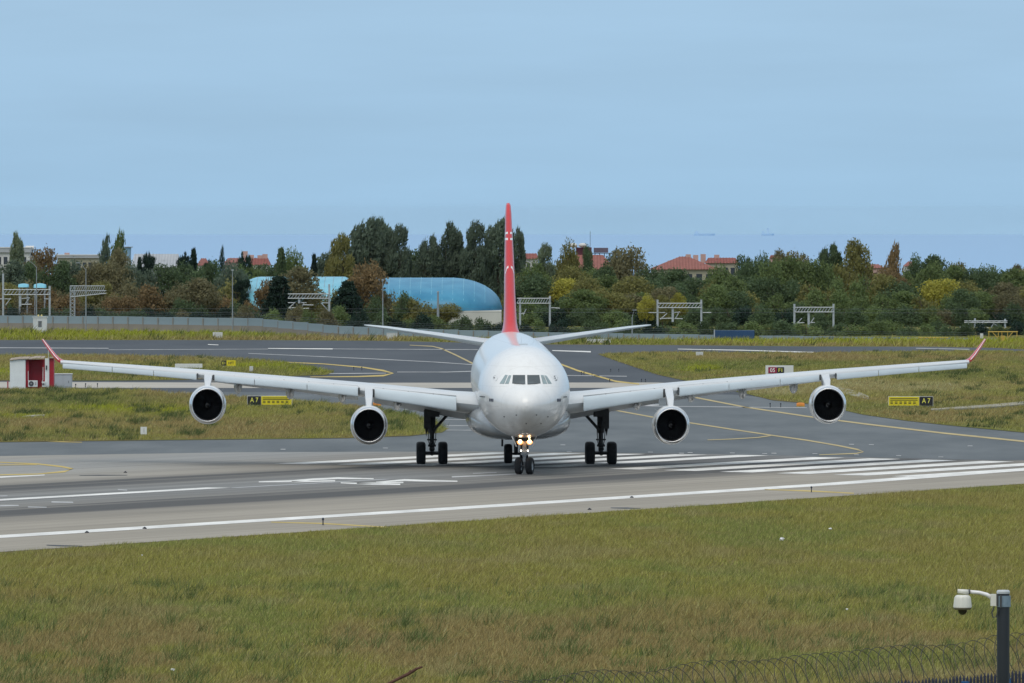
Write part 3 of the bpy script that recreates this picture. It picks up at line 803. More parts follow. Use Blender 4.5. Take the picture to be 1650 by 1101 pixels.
for sgn in (-1, 1):
    mb = MB()
    mb.loft([wsec(y, sgn) for y in (1.5, 2.7, 4, 5.2, 6.5, 8, 9.6, 11.8, 14, 17, 20, 22.5, 25, 27, 28.9)])
    wing = smooth_angle(mb.build("wing", M_WING, plane), 40)
    for y0, y1 in ((3.95, 9.0), (10.05, 13.2), (13.24, 16.5), (16.54, 19.05), (20.2, 22.9), (22.94, 25.55), (25.59, 28.75)):
        n = 6
        mb = MB().loft([slat_sec(y0+(y1-y0)*k/n, sgn) for k in range(n+1)])
        smooth_angle(mb.build("slat", M_SLAT, wing), 50)
    for y0, y1 in ((3.95, 9.0), (10.05, 19.05), (20.2, 28.75)):     # grey tube paints the shadow in the slot behind the slats' upper edge
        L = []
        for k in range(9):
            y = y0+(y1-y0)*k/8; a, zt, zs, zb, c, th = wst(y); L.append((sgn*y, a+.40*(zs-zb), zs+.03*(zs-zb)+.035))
        MB().tube(L, [.03, .028, .026, .024, .022, .02, .019, .018, .017], 4).build("slat_slot_shade", M_BELLY, wing)
    for y in np.arange(5.2, 28, 1.55):      # slat track doors along the upper seam
        a, zt, zs, zb, c, th = wst(y)
        mb = MB(); mb.box((sgn*y, a+.50*(zs-zb), zs+.045), (.40, .05, .055), 0)
        mb.build("slat_track_cover", M_SEAM, wing)
    for ey in (9.05, 10.0, 19.1, 20.15):      # dark boxes paint the shaded gaps where the slats stop at the pylons
        a, zt, zs, zb, c, th = wst(ey); H = zs-zb
        MB().box((sgn*(ey+(.02 if ey in (9.05, 19.1) else -.02)), a+.12*H, zb+H*.56), (.09, .5*H, H*.8)).build("slat_end_shade", M_SEAM, wing)
    # flaps
    for y0, y1, dr in ((3.0, 9.0, .95), (10.0, 14.4, .62), (14.5, 19.6, .5)):
        rr = []
        for k in range(5):
            y = y0+(y1-y0)*k/4; a, zt, zs, zb, c, th = wst(y); zc = zt-.5*th; L = .16*c
            p0 = (a+.92*c, zc-.16*th); p1 = (a+.92*c+L, zc-.2*th-dr*(1-.3*k/4))
            rr.append([(sgn*y, p0[0], p0[1]+.06), (sgn*y, p1[0], p1[1]+.03), (sgn*y, p1[0], p1[1]-.02), (sgn*y, p0[0]+.2, p0[1]-.22), (sgn*y, p0[0], p0[1]-.12)])
        MB().loft(rr).build("flap", M_WING, wing)
    for y, zbot in ((7.55, 3.28), (11.0, 3.74), (14.3, 3.92), (17.6, 4.26)):
        a, zt, zs, zb, c, th = wst(y); rr = []
        zc = zt-.5*th
        for k in range(11):
            t = k/10; aa = a+c*(.42+.75*t); r = .27*math.sin(pi*min(.98, max(.02, t)))**.6
            zz = zbot+.50+(.28*(1-t))-.15*t*0
            rr.append([(sgn*y+r*math.cos(q), aa, zz+r*1.75*math.sin(q)) for q in np.linspace(0, 2*pi, 14, endpoint=False)])
        MB().loft(rr).build("flap_track_fairing", M_BELLY, wing, smooth=True)
    # winglet
    WL = [(28.75, 29.5, 6.38, 2.5, .28), (29.05, 30.0, 6.52, 2.15, .27), (29.35, 30.6, 6.82, 1.8, .25), (29.75, 31.4, 7.32, 1.25, .21), (30.12, 32.2, 7.80, .75, .13)]
    rr = []
    for y, a, z, c, th in WL:
        nx, nz_ = (.35, -.94) if y < 28.9 else (.77, -.64)
        if y < 29.1 and y > 28.9: nx, nz_ = .6, -.8
        ring = [(x, q) for x, q in ((0, 0), (.08, .4), (.3, .5), (1, 0), (.3, -.5), (.08, -.4))]
        rr.append([(sgn*(y+nx*q*th), a+c*x, z+nz_*q*th) for x, q in ring])
    MB().loft(rr).build("winglet", M_RED, wing)
    edge = [(sgn*(y-.02), a-.02, z+.01) for y, a, z, c, th in WL[1:]]
    MB().tube(edge, [.028, .026, .024, .018], 6).build("winglet_edge", M_LINE, wing)
    # engines
    for ey, ea, ez, wa in ENG:
        o = (sgn*ey, ea, ez); sq = (1.0, 1.05)
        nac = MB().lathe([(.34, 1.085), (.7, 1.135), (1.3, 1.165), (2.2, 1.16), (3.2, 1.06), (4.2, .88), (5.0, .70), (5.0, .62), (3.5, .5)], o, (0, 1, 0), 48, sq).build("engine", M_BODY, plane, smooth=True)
        MB().lathe([(.36, 1.088), (.2, 1.055), (.08, 1.02), (.01, .985), (0, .965), (.02, .945), (.1, .92), (.26, .905)], o, (0, 1, 0), 48, sq).build("inlet_lip", M_METAL, nac, smooth=True)
        MB().lathe([(.25, .907), (.6, .90), (1.25, .925)], o, (0, 1, 0), 48, sq).build("inlet_barrel", M_DARKIN, nac, smooth=True)
        fb = MB()
        for k in range(36):
            t0 = 2*pi*k/36; t1 = t0+.15
            fb.quad(*(Vector((o[0]+r*math.cos(t), ea+aa, ez+r*math.sin(t))) for r, t, aa in ((.24, t0, 1.08), (.92, t0+.05, 1.02), (.92, t1+.05, 1.16), (.24, t1, 1.2))))
        fb.lathe([(1.22, .93), (1.23, .05)], o, (0, 1, 0), 36)
        fb.build("fan", M_FAN, nac)
        MB().lathe([(.72, .01), (.78, .07), (.9, .14), (1.1, .23), (1.2, .25)], o, (0, 1, 0), 20, cap0=True).build("spinner", M_FAN, nac, smooth=True)
        sw = MB(); L = []
        for k in range(10):
            t = k/9*1.5*pi; r = .04+.11*k/9
            L.append((o[0]+r*math.cos(t), ea+.70+r*.95, ez+r*math.sin(t)))
        sw.tube(L, .008, 5).build("spinner_swirl", M_RIM, nac)
        # strake on the inboard shoulder
        q = -sgn if False else -sgn
        ang = math.radians(45); sx = o[0]+(-sgn)*1.1*math.cos(ang); sz = ez+1.12*math.sin(ang)
        MB().poly([(sx, ea+1.0, sz), (sx, ea+2.4, sz), (sx+(-sgn)*.22, ea+2.3, sz+.2), (sx+(-sgn)*.2, ea+1.9, sz+.2)]).build("strake", M_BODY, nac)
        # pylon: a fairing from the nacelle's back up into the wing
        a, zt, zs, zb, c, th = wst(ey); prof = [(ea+1.2, ez+1.14), (ea+2.3, ez+1.34+(zs-ez-1.3)*.35), (a-.25, zs-.10), (a+.5, zs+.12), (a+2.2, zt-.05), (a+3.2, zt-.7), (ea+5.4, ez+.65), (ea+3.6, ez+.7), (ea+1.6, ez+1.0)]
        wds = [.12, .24, .26, .25, .16, .12, .08, .24, .24]
        pyl = MB(); n = len(prof)
        for k, (aa, zz) in enumerate(prof): pyl.v.append((o[0]-wds[k], aa, zz))
        for k, (aa, zz) in enumerate(prof): pyl.v.append((o[0]+wds[k], aa, zz))
        pyl.f.append(tuple(range(n))); pyl.f.append(tuple(range(2*n-1, n-1, -1)))
        for k in range(n): pyl.f.append((k, (k+1) % n, n+(k+1) % n, n+k))
        ob = pyl.build("pylon", M_WING, nac)
        bv = ob.modifiers.new("b", 'BEVEL'); bv.width = .06; bv.segments = 2
    # main gear
    gx, ga = sgn*5.34, 25.4
    g = MB()
    g.tube([(gx, ga, 4.2), (gx, ga, 2.2), (gx, ga, 1.95)], [.24, .24, .20], 14)
    g.tube([(gx, ga, 2.0), (gx, ga, .68)], [.15, .15], 12)
    g.tube([(gx, ga-1.0, .70), (gx, ga+1.0, .70)], .15, 10)
    g.tube([(gx-.66, ga-.99, .70), (gx+.66, ga-.99, .70)], .09, 8)
    g.tube([(gx-.66, ga+.99, .70), (gx+.66, ga+.99, .70)], .09, 8)
    g.box((gx, ga-.15, 1.55), (.62, .12, .10)); g.box((gx, ga-.2, 1.18), (.5, .3, .14)); g.box((gx, ga-.5, .98), (.34, .5, .16))
    gear = g.build("main_gear", M_GEAR, plane)
    MB().tube([(gx-sgn*.1, ga-.2, 2.15), (gx-sgn*1.05, ga-.2, 3.2)], .095, 8).tube([(gx-sgn*1.05, ga-.2, 3.2), (gx-sgn*1.18, ga-.2, 3.36)], .17, 8).build("side_brace", M_GEAR, gear)
    MB().tube([(gx-sgn*.85, ga-.2, 3.05), (gx-sgn*.2, ga-.2, 3.55)], .07, 8).build("lock_stay", M_GEAR, gear)
    MB().poly([(gx+sgn*.34, ga-.5, 3.7), (gx+sgn*.48, ga-.5, 3.7), (gx+sgn*.44, ga-.3, 2.2), (gx+sgn*.36, ga-.3, 1.75), (gx+sgn*.24, ga-.3, 2.3), (gx+sgn*.2, ga-.4, 3.7)]).build("gear_door", M_GEAR, gear)
    MB().box((gx+sgn*.30, ga+.0, 3.0), (.42, .9, 1.5)).build("strut_door", M_GEAR, gear)
    MB().box((gx, ga-.1, 3.35), (.95, 1.0, .7)).build("gear_bay_fairing", M_GEAR, gear)
    MB().tube([(gx+.27, ga-.24, 2.3), (gx+.22, ga-.26, 1.5), (gx+.1, ga-.5, 1.0)], .03, 6).tube([(gx-.26, ga-.24, 2.3), (gx-.2, ga-.26, 1.4), (gx-.1, ga-.5, .95)], .03, 6).build("hydraulic_line", M_GEAR, gear)
    for da in (-.99, .99):
        for dx in (-.69, .69):
            tyre = MB().lathe([(-.20, .36), (-.27, .44), (-.285, .56), (-.25, .65), (-.16, .695), (0, .705), (.16, .695), (.25, .65), (.285, .56), (.27, .44), (.20, .36)], (gx+dx, ga+da, .70), (1, 0, 0), 28).build("tyre", M_TYRE, gear, smooth=True)
            MB().lathe([(-.19, .06), (-.2, .2), (-.24, .36), (.24, .36), (.2, .2), (.19, .06)], (gx+dx, ga+da, .70), (1, 0, 0), 20, cap0=True, cap1=True).build("rim", M_GEAR, gear)
# centre gear
g = MB(); g.tube([(0, 26.6, 2.4), (0, 26.6, .62)], [.16, .13], 10).tube([(-.5, 26.6, .62), (.5, 26.6, .62)], .08, 8)
gear = g.build("centre_gear", M_GEAR, plane)
for dx in (-.5, .5):
    MB().lathe([(-.18, .34), (-.25, .42), (-.26, .5), (-.22, .58), (-.12, .62), (.12, .62), (.22, .58), (.26, .5), (.25, .42), (.18, .34)], (dx, 26.6, .63), (1, 0, 0), 26).build("tyre", M_TYRE, gear, smooth=True)
    MB().lathe([(-.2, .05), (-.2, .34), (.2, .34), (.2, .05)], (dx, 26.6, .63), (1, 0, 0), 18, cap0=True, cap1=True).build("rim", M_GEAR, gear)
MB().box((-.98, 20.5, 1.55), (.12, .5, .62)).build("drain_mast", M_GEAR, plane)
# nose gear, steered a little to one side
st = math.radians(-14)
g = MB(); g.tube([(0, .25, 2.5), (0, .05, 1.25), (0, 0, 1.1)], [.15, .14, .12], 12).tube([(0, 0, 1.15), (0, 0, .53)], .075, 10)
g.tube([(-.36*math.cos(st), -.36*math.sin(st), .53), (.36*math.cos(st), .36*math.sin(st), .53)], .06, 8)
g.box((0, -.06, 1.28), (.46, .22, .16))
g.tube([(0, .3, 1.35), (0, 1.6, 2.4)], .07, 8)
g.box((0, -.12, .92), (.16, .2, .3), st)
gear = g.build("nose_gear", M_GEARL, plane)
for dx in (-.34, .34):
    o = (dx*math.cos(st), dx*math.sin(st), .53); ax = (math.cos(st), math.sin(st), 0)
    MB().lathe([(-.13, .27), (-.19, .33), (-.205, .40), (-.18, .47), (-.1, .52), (0, .53), (.1, .52), (.18, .47), (.205, .40), (.19, .33), (.13, .27)], o, ax, 28).build("tyre", M_TYRE, gear, smooth=True)
    MB().lathe([(-.16, .04), (-.11, .18), (-.15, .27), (.15, .27), (.11, .18), (.16, .04)], o, ax, 20, cap0=True, cap1=True).build("rim", M_RIM, gear, smooth=False)
for s in (-1, 1):
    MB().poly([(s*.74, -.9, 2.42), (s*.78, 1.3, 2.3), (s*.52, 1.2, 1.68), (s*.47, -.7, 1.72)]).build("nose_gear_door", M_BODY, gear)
    MB().tube([(s*.74, -.9, 2.42), (s*.47, -.72, 1.70)], .018, 6).build("door_edge", M_LINE, gear)
    MB().lathe([(0, .005), (0, .112), (.05, .11), (.18, .06)], (s*.285+.02, -.22, 2.02), (0, 1, 0), 16).build("landing_lamp", M_LAMP, gear)
    MB().lathe([(.0, .112), (.012, .20), (.07, .17)], (s*.285+.02, -.2, 2.02), (0, 1, 0), 18).build("lamp_halo", M_HALO, gear)  # emissive ring added as the bloom halo round the lamp
    MB().lathe([(0, .005), (0, .05), (.06, .05)], (s*.205, -.2, 1.46), (0, 1, 0), 12).build("taxi_lamp", M_LAMP2, gear)
    MB().tube([(s*.28, -.15, 1.95), (s*.21, -.08, 1.4)], .03, 6).build("lamp_stalk", M_GEARL, gear)
    MB().lathe([(0, .004), (0, .026), (.04, .026)], (s*.125, -1.15, 2.36), (0, 1, 0), 10).build("belly_lamp", M_LAMP2, gear)
MB().lathe([(0, .004), (0, .05), (.05, .05)], (.30, -.22, 2.24), (0, 1, 0), 12).build("upper_lamp", M_LAMP, gear)
MB().box((0, .6, 2.18), (1.1, 1.6, .3)).build("gear_bay", M_GEAR, gear)
# ---- tail
def tail_ring(z, a, c, th):
    p = [(0, 0), (.02, .28), (.08, .44), (.25, .5), (.5, .42), (1, .03), (1, -.03), (.5, -.42), (.25, -.5), (.08, -.44), (.02, -.28)]
    return [(th*q, a+c*x, z) for x, q in p]
def fin_material():
    m, n, l, b = nt("red_fin_with_white_ring")
    b.inputs["Roughness"].default_value = .3; b.inputs["Coat Weight"].default_value = .4
    t = n.new("ShaderNodeTexCoord"); s = n.new("ShaderNodeSeparateXYZ"); l.new(t.outputs["Object"], s.inputs[0])
    def mth(op, a, c=0.0):
        k = n.new("ShaderNodeMath"); k.operation = op
        for i, q in enumerate((a, c)):
            if isinstance(q, (int, float)): k.inputs[i].default_value = q
            else: l.new(q, k.inputs[i])
        return k.outputs[0]
    dy = mth('SUBTRACT', s.outputs["Y"], 50.75); dz = mth('SUBTRACT', s.outputs["Z"], 12.2)
    r = mth('POWER', mth('ADD', mth('MULTIPLY', dy, dy), mth('MULTIPLY', dz, dz)), .5)
    ring = mth('LESS_THAN', mth('ABSOLUTE', mth('SUBTRACT', r, 2.35)), .07)
    band = mth('LESS_THAN', mth('ABSOLUTE', mth('SUBTRACT', s.outputs["Z"], 14.15)), .07)
    front = mth('GREATER_THAN', mth('ABSOLUTE', s.outputs["X"]), .08)
    k = mth('MULTIPLY', mth('MAXIMUM', ring, band), front)
    mx = n.new("ShaderNodeMix"); mx.data_type = 'RGBA'; l.new(k, mx.inputs["Factor"])
    mx.inputs["A"].default_value = (.58, .022, .028, 1); mx.inputs["B"].default_value = (.82, .8, .8, 1)
    l.new(mx.outputs["Result"], b.inputs["Base Color"])
    return m
fin = MB().loft([tail_ring(*q) for q in ((8.0, 43.2, 10.4, 1.22), (8.35, 43.9, 9.6, 1.0), (8.8, 44.6, 8.9, .86), (10.5, 46.4, 7.8, .74), (12.2, 48.2, 6.7, .66), (14.0, 50.1, 5.5, .54), (15.8, 52.0, 4.2, .42), (16.35, 52.6, 3.7, .34), (16.52, 53.0, 3.2, .2))]).build("tail_fin", fin_material(), plane)
smooth_angle(fin, 50)
for sgn in (-1, 1):
    rr = []
    for y, a, z, c, th in ((.8, 48.6, 7.25, 6.2, .62), (2.0, 49.4, 7.42, 5.4, .52), (5, 51.8, 7.85, 4.0, .38), (8, 54.2, 8.26, 2.6, .24), (9.2, 55.2, 8.40, 2.1, .14), (9.5, 55.6, 8.44, 1.6, .05)):
        rr.append([(sgn*y, a+c*x, z+th*q) for x, q in ((0, 0), (.02, .24), (.1, .42), (.3, .5), (1, .02), (1, -.02), (.3, -.5), (.1, -.42), (.02, -.24))])
    smooth_angle(MB().loft(rr).build("tailplane", M_SLAT, plane), 50)
MB().poly([(-.02, 8.0, 7.85), (-.02, 8.5, 7.85), (-.02, 8.5, 8.2), (-.02, 8.3, 8.22)]).build("antenna_blade", M_SEAM, fus)
MB().box((0, 3.0, 7.885), (.55, .1, .03)).build("antenna_plate", M_BELLY, fus)

# ================================================================== BOUNDARY WALL
M_SHEET = pm("pale_sheet_metal", (.235, .305, .345), .45, 0, .12, .5)
M_CONC = pm("stained_wall_concrete", (.26, .235, .20), .9, 0, .2, .9, (1, 1, .4))
M_GALV = pm("galvanised_steel", (.42, .46, .49), .45, .3, .12, 3)
M_BLUE = pm("dark_blue_container_paint", (.02, .07, .17), .5, 0, .15, .6)
M_WHITEBOX = pm("white_cabinet_paint", (.68, .70, .69), .5, 0, .06, 1.5)
M_DARKWIN = pm("dark_window_glass", (.05, .06, .075), .15, 0, .2, 2)
WALL_PTS = [(-60, 508, 1352), (0, 508.2, 1349), (200, 510, 1338), (395, 512.6, 1320), (418, 513, 1316), (545, 525, 1270), (700, 530.5, 1262), (860, 535, 1258), (1150, 539.5, 1250), (1216, 540.5, 1248), (1400, 543, 1244), (1500, 544, 1243), (1590, 545, 1242)]
wp = np.array(WALL_PTS)
wall = empty("boundary_wall", at(0, 532, 1349)); wall.location.z = 0
tag(wall, "long boundary wall of pale sheeting on concrete behind the far taxiway", "wall")
WO = Vector(wall.location)
sheet_me = MB().box((0, 0, 0), (1, .06, 1)).mesh("sheet_panel"); sheet_me.materials.append(M_SHEET)
conc_me = MB().box((0, 0, 0), (1, .2, 1)).mesh("concrete_panel"); conc_me.materials.append(M_CONC)
post_me = MB().box((0, 0, 0), (.1, .14, 1)).mesh("wall_post"); post_me.materials.append(M_CONC)
x = -60.0
step = 24.2
while x < 1590:
    x2 = x+step
    if not (1148 < x < 1208):
        xm = (x+x2)/2
        ytop = np.interp(xm, wp[:, 0], wp[:, 1]); d = np.interp(xm, wp[:, 0], wp[:, 2])
        a = at(x, 500, np.interp(x, wp[:, 0], wp[:, 2])); b = at(x2, 500, np.interp(x2, wp[:, 0], wp[:, 2]))
        rz = math.atan2(b.y-a.y, b.x-a.x); L = math.hypot(b.x-a.x, b.y-a.y)
        c = (a+b)/2; ztop = at(xm, ytop, d).z+RNG.uniform(-.02, .02)
        sh = .98 if x > 420 else 1.0
        sh = min(sh, ztop+.9)
        share("sheet_panel", sheet_me, wall, (c.x-WO.x, c.y-WO.y+RNG.uniform(-.03, .03), ztop-sh/2), rz, (L-.03, 1, sh))
        ch = max(1.05, ztop-sh+.3)
        share("concrete_panel", conc_me, wall, (c.x-WO.x, c.y-WO.y, ztop-sh-.004-ch/2), rz, (L-.05, 1, ch))
        share("wall_post", post_me, wall, (a.x-WO.x, a.y-WO.y-.1, ztop-.5-.4), rz, (1, 1, 1.6))
    x = x2
M_MESHW = pm("fence_wire", (.10, .12, .14), .6)
for k in range(3):      # wires strung above the wall
    L = []
    for xx in range(-60, 1591, 30):
        d = np.interp(xx, wp[:, 0], wp[:, 2]); p = at(xx, np.interp(xx, wp[:, 0], wp[:, 1]), d)
        L.append((p.x-WO.x, p.y-WO.y, p.z+.18+.22*k))
    MB().tube(L, .012, 4).build("top_wire", M_MESHW, wall)
# blue container set into the wall line
c0, c1 = at(1150.5, 549, 1247), at(1216, 549, 1246)
cont = empty("shipping_container", ((c0.x+c1.x)/2, c0.y+1.2, -.1)); tag(cont, "long dark blue container closing the gap in the boundary wall", "container")
W = c1.x-c0.x; Hc = 1.25
MB().box((0, 0, Hc/2), (W, 2.2, Hc)).build("container_body", M_BLUE, cont)
for k in range(18):
    MB().box((-W/2+(k+.5)*W/18, -1.13, Hc/2), (.12, .06, Hc-.14)).build("container_rib", M_BLUE, cont)
MB().box((-W/2+.05, -1.14, Hc/2+.06), (.14, .1, Hc+.12)).build("corner_post", M_GALV, cont)

# ================================================================== SMALL AIRFIELD THINGS
def ground_at(px, py): return G(px, py)
# guard booth
p = at(64.5, 535, 1322); p.z = 0
booth = empty("guard_booth", p, math.radians(22)); tag(booth, "small white guard booth with two dark windows by the boundary wall", "booth")
MB().box((0, 0, .98), (1.45, 1.35, 1.96)).build("booth_wall", M_WHITEBOX, booth)
MB().box((0, 0, 2.0), (1.62, 1.5, .09)).build("booth_roof", M_WHITEBOX, booth)
for sx, sy, rot in ((-.25, -.69, 0), (.74, -.1, 1)):
    w = MB().box((sx, sy, 1.12), (.5, .05, .78) if not rot else (.05, .5, .78)).build("window", M_DARKWIN, booth)
    for k in (-1, 0, 1):
        MB().box((sx+(.17*k if not rot else .03), sy-(.03 if not rot else 0)+(.17*k if rot else 0), 1.12), (.03, .03, .78)).build("window_bar", M_WHITEBOX, w)
for k in (-1, 1): MB().ball((k*.22, 0, 2.2), .13, 10).build("roof_lamp", pm("yellow_lamp", (.6, .5, .2), .5), booth)

# red and white shed with its coolers
M_SHEDW = pm("white_shed_sheet", (.76, .80, .80), .5, 0, .05, 2)
M_SHEDR = pm("dark_red_shed_sheet", (.40, .018, .035), .5, 0, .12, 1.2)
M_ROOF = pm("weathered_shed_roof", (.34, .28, .22), .85, 0, .35, 2)
dS = 900.0
s0 = G(16, 627.5); sc_ = s0.y/F
def sx(px): return (px-16)*sc_
def sz(py): return (627.5-py)*sc_
shed = empty("equipment_shed", s0); tag(shed, "red and white metal equipment shed with a weathered lean-to roof", "shed")
def panel(name, x0, x1, y0, y1, yy, m, th=.08, parent=None, ztop2=None):
    mbp = MB(); a, b, lo, hi = sx(x0), sx(x1), sz(y1), sz(y0)
    hi2 = hi if ztop2 is None else sz(ztop2)
    mbp.v += [(a, yy, lo), (b, yy, lo), (b, yy, hi2), (a, yy, hi), (a, yy+th, lo), (b, yy+th, lo), (b, yy+th, hi2), (a, yy+th, hi)]
    mbp.f += [(0, 1, 2, 3), (7, 6, 5, 4), (0, 4, 5, 1), (1, 5, 6, 2), (2, 6, 7, 3), (3, 7, 4, 0)]
    return mbp.build(name, m, parent or shed)
MB().box((sx(28.5), 1.5, sz(580)/2-.15), (sx(41)-sx(16), 3.0, sz(580)+.3)).build("white_wall", M_SHEDW, shed)
for k in range(6): panel("wall_rib", 17+k*4.2, 17.6+k*4.2, 581.5, 627, -.025, M_SHEDW, .03)
MB().box((sx(57), 2.4, sz(580)/2-.1), (sx(73)-sx(40.5), 1.6, sz(580)+.2)).build("recessed_red_wall", M_SHEDR, shed)
panel("red_pilaster", 40.9, 46, 580.5, 624, .35, M_SHEDR)
panel("red_reveal", 68, 72.5, 579.5, 624, .5, M_SHEDR)
panel("white_door_jamb", 72.4, 79.2, 578, 624, .1, M_SHEDW, .9)
MB().box((sx(82.8), .9, sz(578)/2-.1), (sx(86.6)-sx(79.3), 1.5, sz(578)+.2)).build("red_annex", M_SHEDR, shed)
for k in range(3): panel("annex_rib", 80.2+k*2.3, 80.8+k*2.3, 579, 624, .12, M_SHEDR, .03)
for k in range(9):      # roof sheets, each a little uneven
    xa, xb = 15.4+k*6.2, 15.4+(k+1)*6.2
    r = MB(); za, zb = sz(580.6-.35*k), sz(580.6-.35*(k+1))
    j = RNG.uniform(-.03, .03)
    r.v += [(sx(xa), -.15, za+j), (sx(xb)-.01, -.15, zb+j), (sx(xb)-.01, 3.1, zb+.14+j), (sx(xa), 3.1, za+.14+j)]
    r.v += [(v[0], v[1], v[2]+.05) for v in r.v[:4]]
    r.f += [(3, 2, 1, 0), (4, 5, 6, 7), (0, 1, 5, 4), (1, 2, 6, 5), (2, 3, 7, 6), (3, 0, 4, 7)]
    r.build("roof_sheet", M_ROOF, shed)
MB().box((sx(82.8), .8, sz(576.6)), (.5, 1.9, .07)).build("annex_roof", M_ROOF, shed)
MB().tube([(sx(45.3), .28, sz(598)), (sx(45.3), .28, sz(614))], .025, 6).build("refrigerant_pipe", M_SHEDW, shed)
MB().tube([(sx(69), .4, sz(592)), (sx(69), .4, sz(612)), (sx(67), .4, sz(617))], .03, 6).build("refrigerant_pipe", M_SHEDW, shed)
MB().box((sx(74.8), .05, sz(592.6)), (.12, .14, .38)).build("wall_lamp", M_SEAM, shed)
MB().tube([(sx(78.2), -.3, 0), (sx(78.2), -.3, sz(560))], .022, 6).build("aerial_mast", M_WHITEBOX, shed)
def cooler(label, x0, x1, y0, y1, yy):
    cx, cz = sx((x0+x1)/2), sz((y0+y1)/2); w, h = sx(x1)-sx(x0), sz(y0)-sz(y1)
    o = empty("air_conditioner", s0+Vector((cx, yy, cz-h/2))); tag(o, label, "air conditioner")
    MB().box((0, 0, h/2), (w, .32, h)).build("cooler_case", M_WHITEBOX, o)
    r = min(w*.3, h*.40)
    g = MB().lathe([(-.02, .01), (-.03, r*.98), (0, r)], (-w*.17, -.165, h/2), (0, 1, 0), 20).build("fan_grille", M_SEAM, o)
    MB().lathe([(-.045, .005), (-.04, r*.35), (0, r*.36)], (-w*.17, -.165, h/2), (0, 1, 0), 14).build("fan_hub", M_RIM, g)
    for k in range(4): MB().box((w*.3, -.165, h*(.3+.13*k)), (w*.16, .02, .025)).build("louvre", M_SEAM, o)
    for k in (-1, 1): MB().box((k*w*.35, 0, -.05), (.06, .3, .12)).build("foot", M_SEAM, o)
cooler("white air conditioner with a round fan on the red shed's front", 45.6, 60.6, 613.2, 623.4, -.12)
cooler("narrow air conditioner half hidden beside the shed's white jamb", 68, 74, 615, 623.6, .0)
p = G(101.5, 625.4)
cab = empty("power_cabinet", p); tag(cab, "pale grey power cabinet standing just beside the red shed", "cabinet")
W, Hh = 28*p.y/F, 22*p.y/F
MB().box((0, .6, Hh/2), (W, 1.1, Hh)).build("cabinet_body", pm("grey_cabinet_paint", (.40, .45, .48), .5, 0, .05, 1), cab)
MB().box((0, .6, Hh+.03), (W+.1, 1.24, .07)).build("cabinet_lid", M_WHITEBOX, cab)
for k in (-.17, .17): MB().box((k*W*1.4, .04, Hh*.52), (W*.44, .03, Hh*.84)).build("cabinet_door", pm("grey_door_paint", (.44, .49, .52), .5, 0, .05, 1), cab)
MB().box((.32*W, .01, Hh*.45), (.04, .04, .2)).build("door_handle", M_SEAM, cab)
p = G(12.6, 627)
post = empty("marker_post", p); tag(post, "short dark red marker post left of the red shed", "post")
MB().tube([(0, 0, 0), (0, 0, .62)], .055, 8).build("post_shaft", M_SHEDR, post); MB().ball((0, 0, .62), .07, 8).build("post_cap", M_SHEDR, post)
MB().lathe([(0, .16), (.05, .14), (.08, .06)], (0, 0, 0), (0, 0, 1), 10).build("post_base", pm("rust", (.25, .09, .03), .9), post)

# signs
M_YEL = pm("sign_yellow", (.72, .60, .02), .5, 0, .06, 3)
M_BLK = pm("sign_black", (.012, .012, .016), .5, 0, .1, 3)
M_SRED = pm("sign_red", (.28, .012, .05), .5, 0, .06, 3)
M_LETY = pm("letter_yellow", (.78, .74, .12), .5, 0, .03, 3)
M_LETW = pm("letter_white", (.85, .85, .84), .5, 0, .03, 3)
M_FRAME = pm("sign_frame", (.55, .56, .55), .5, 0, .08, 3)
def a7_sign(px0, px1, ytop, ybot, ybase, left_black, label):
    p = G((px0+px1)/2, ybase); k = p.y/F
    o = empty("taxiway_sign", p); tag(o, label, "sign")
    W, H, z0 = (px1-px0)*k, (ybot-ytop)*k, (ybase-ybot)*k
    MB().box((0, .1, z0+H/2), (W+.08, .16, H+.07)).build("sign_case", M_FRAME, o)
    wb = W*.30; s = -1 if left_black else 1
    xb = s*(W/2-wb/2); xy = -s*(wb/2+.02); wy = W-wb-.04
    b = MB().box((xb, .0, z0+H/2), (wb, .05, H)).build("black_panel", M_BLK, o)
    y = MB().box((xy, .0, z0+H/2), (wy, .05, H)).build("yellow_panel", M_YEL, o)
    for j, t in enumerate((.80, .62)):
        MB().box((xy, -.028, z0+H*t), (wy*.90, .012, H*.075)).build("solid_bar", M_BLK, y)
    for j, t in enumerate((.42, .26)):
        for q in range(6):
            MB().box((xy-wy*.45+wy*.9*(q+.3)/6, -.028, z0+H*t), (wy*.9/6*.58, .012, H*.085)).build("dash_bar", M_BLK, y)
    t = text_part("A 7", H*.78, M_LETY, b, (xb, -.03, z0+H*.54), sx=.82)
    for q in (-.4, .4): MB().tube([(q*W, .1, 0), (q*W, .1, z0+.02)], .04, 8).build("leg", M_FRAME, o)
a7_sign(399, 470, 638.6, 652.6, 656, True, "A7 holding sign with its black panel on the left side")
a7_sign(1432, 1503, 639.6, 654, 657, False, "A7 holding sign with its black panel on the right side")
# runway designator board behind the wing
p = G(1256, 613); k = p.y/F
o = empty("runway_sign", p); tag(o, "white board reading 05 and F1 showing above the wing", "sign")
zc = (613-596.5)*k; W = 45*k; H = 15*k
MB().box((0, .1, zc), (W, .14, H)).build("sign_case", M_WHITEBOX, o)
x0 = -22.5*k
rp = MB().box((x0+11.4*k, .0, zc-.2*k), (13.8*k, .05, 9.6*k)).build("red_panel", M_SRED, o)
bp_ = MB().box((x0+24.2*k, .0, zc-.2*k), (11.2*k, .05, 9.6*k)).build("black_panel", M_BLK, o)
text_part("05", 8.6*k, M_LETW, rp, (x0+11.4*k, -.03, zc-.4*k)); text_part("F1", 8.4*k, M_LETY, bp_, (x0+24.4*k, -.03, zc-.4*k))
for q in (-.4, .4): MB().tube([(q*W, .1, 0), (q*W, .1, zc-H/2+.02)], .05, 8).build("leg", M_FRAME, o)
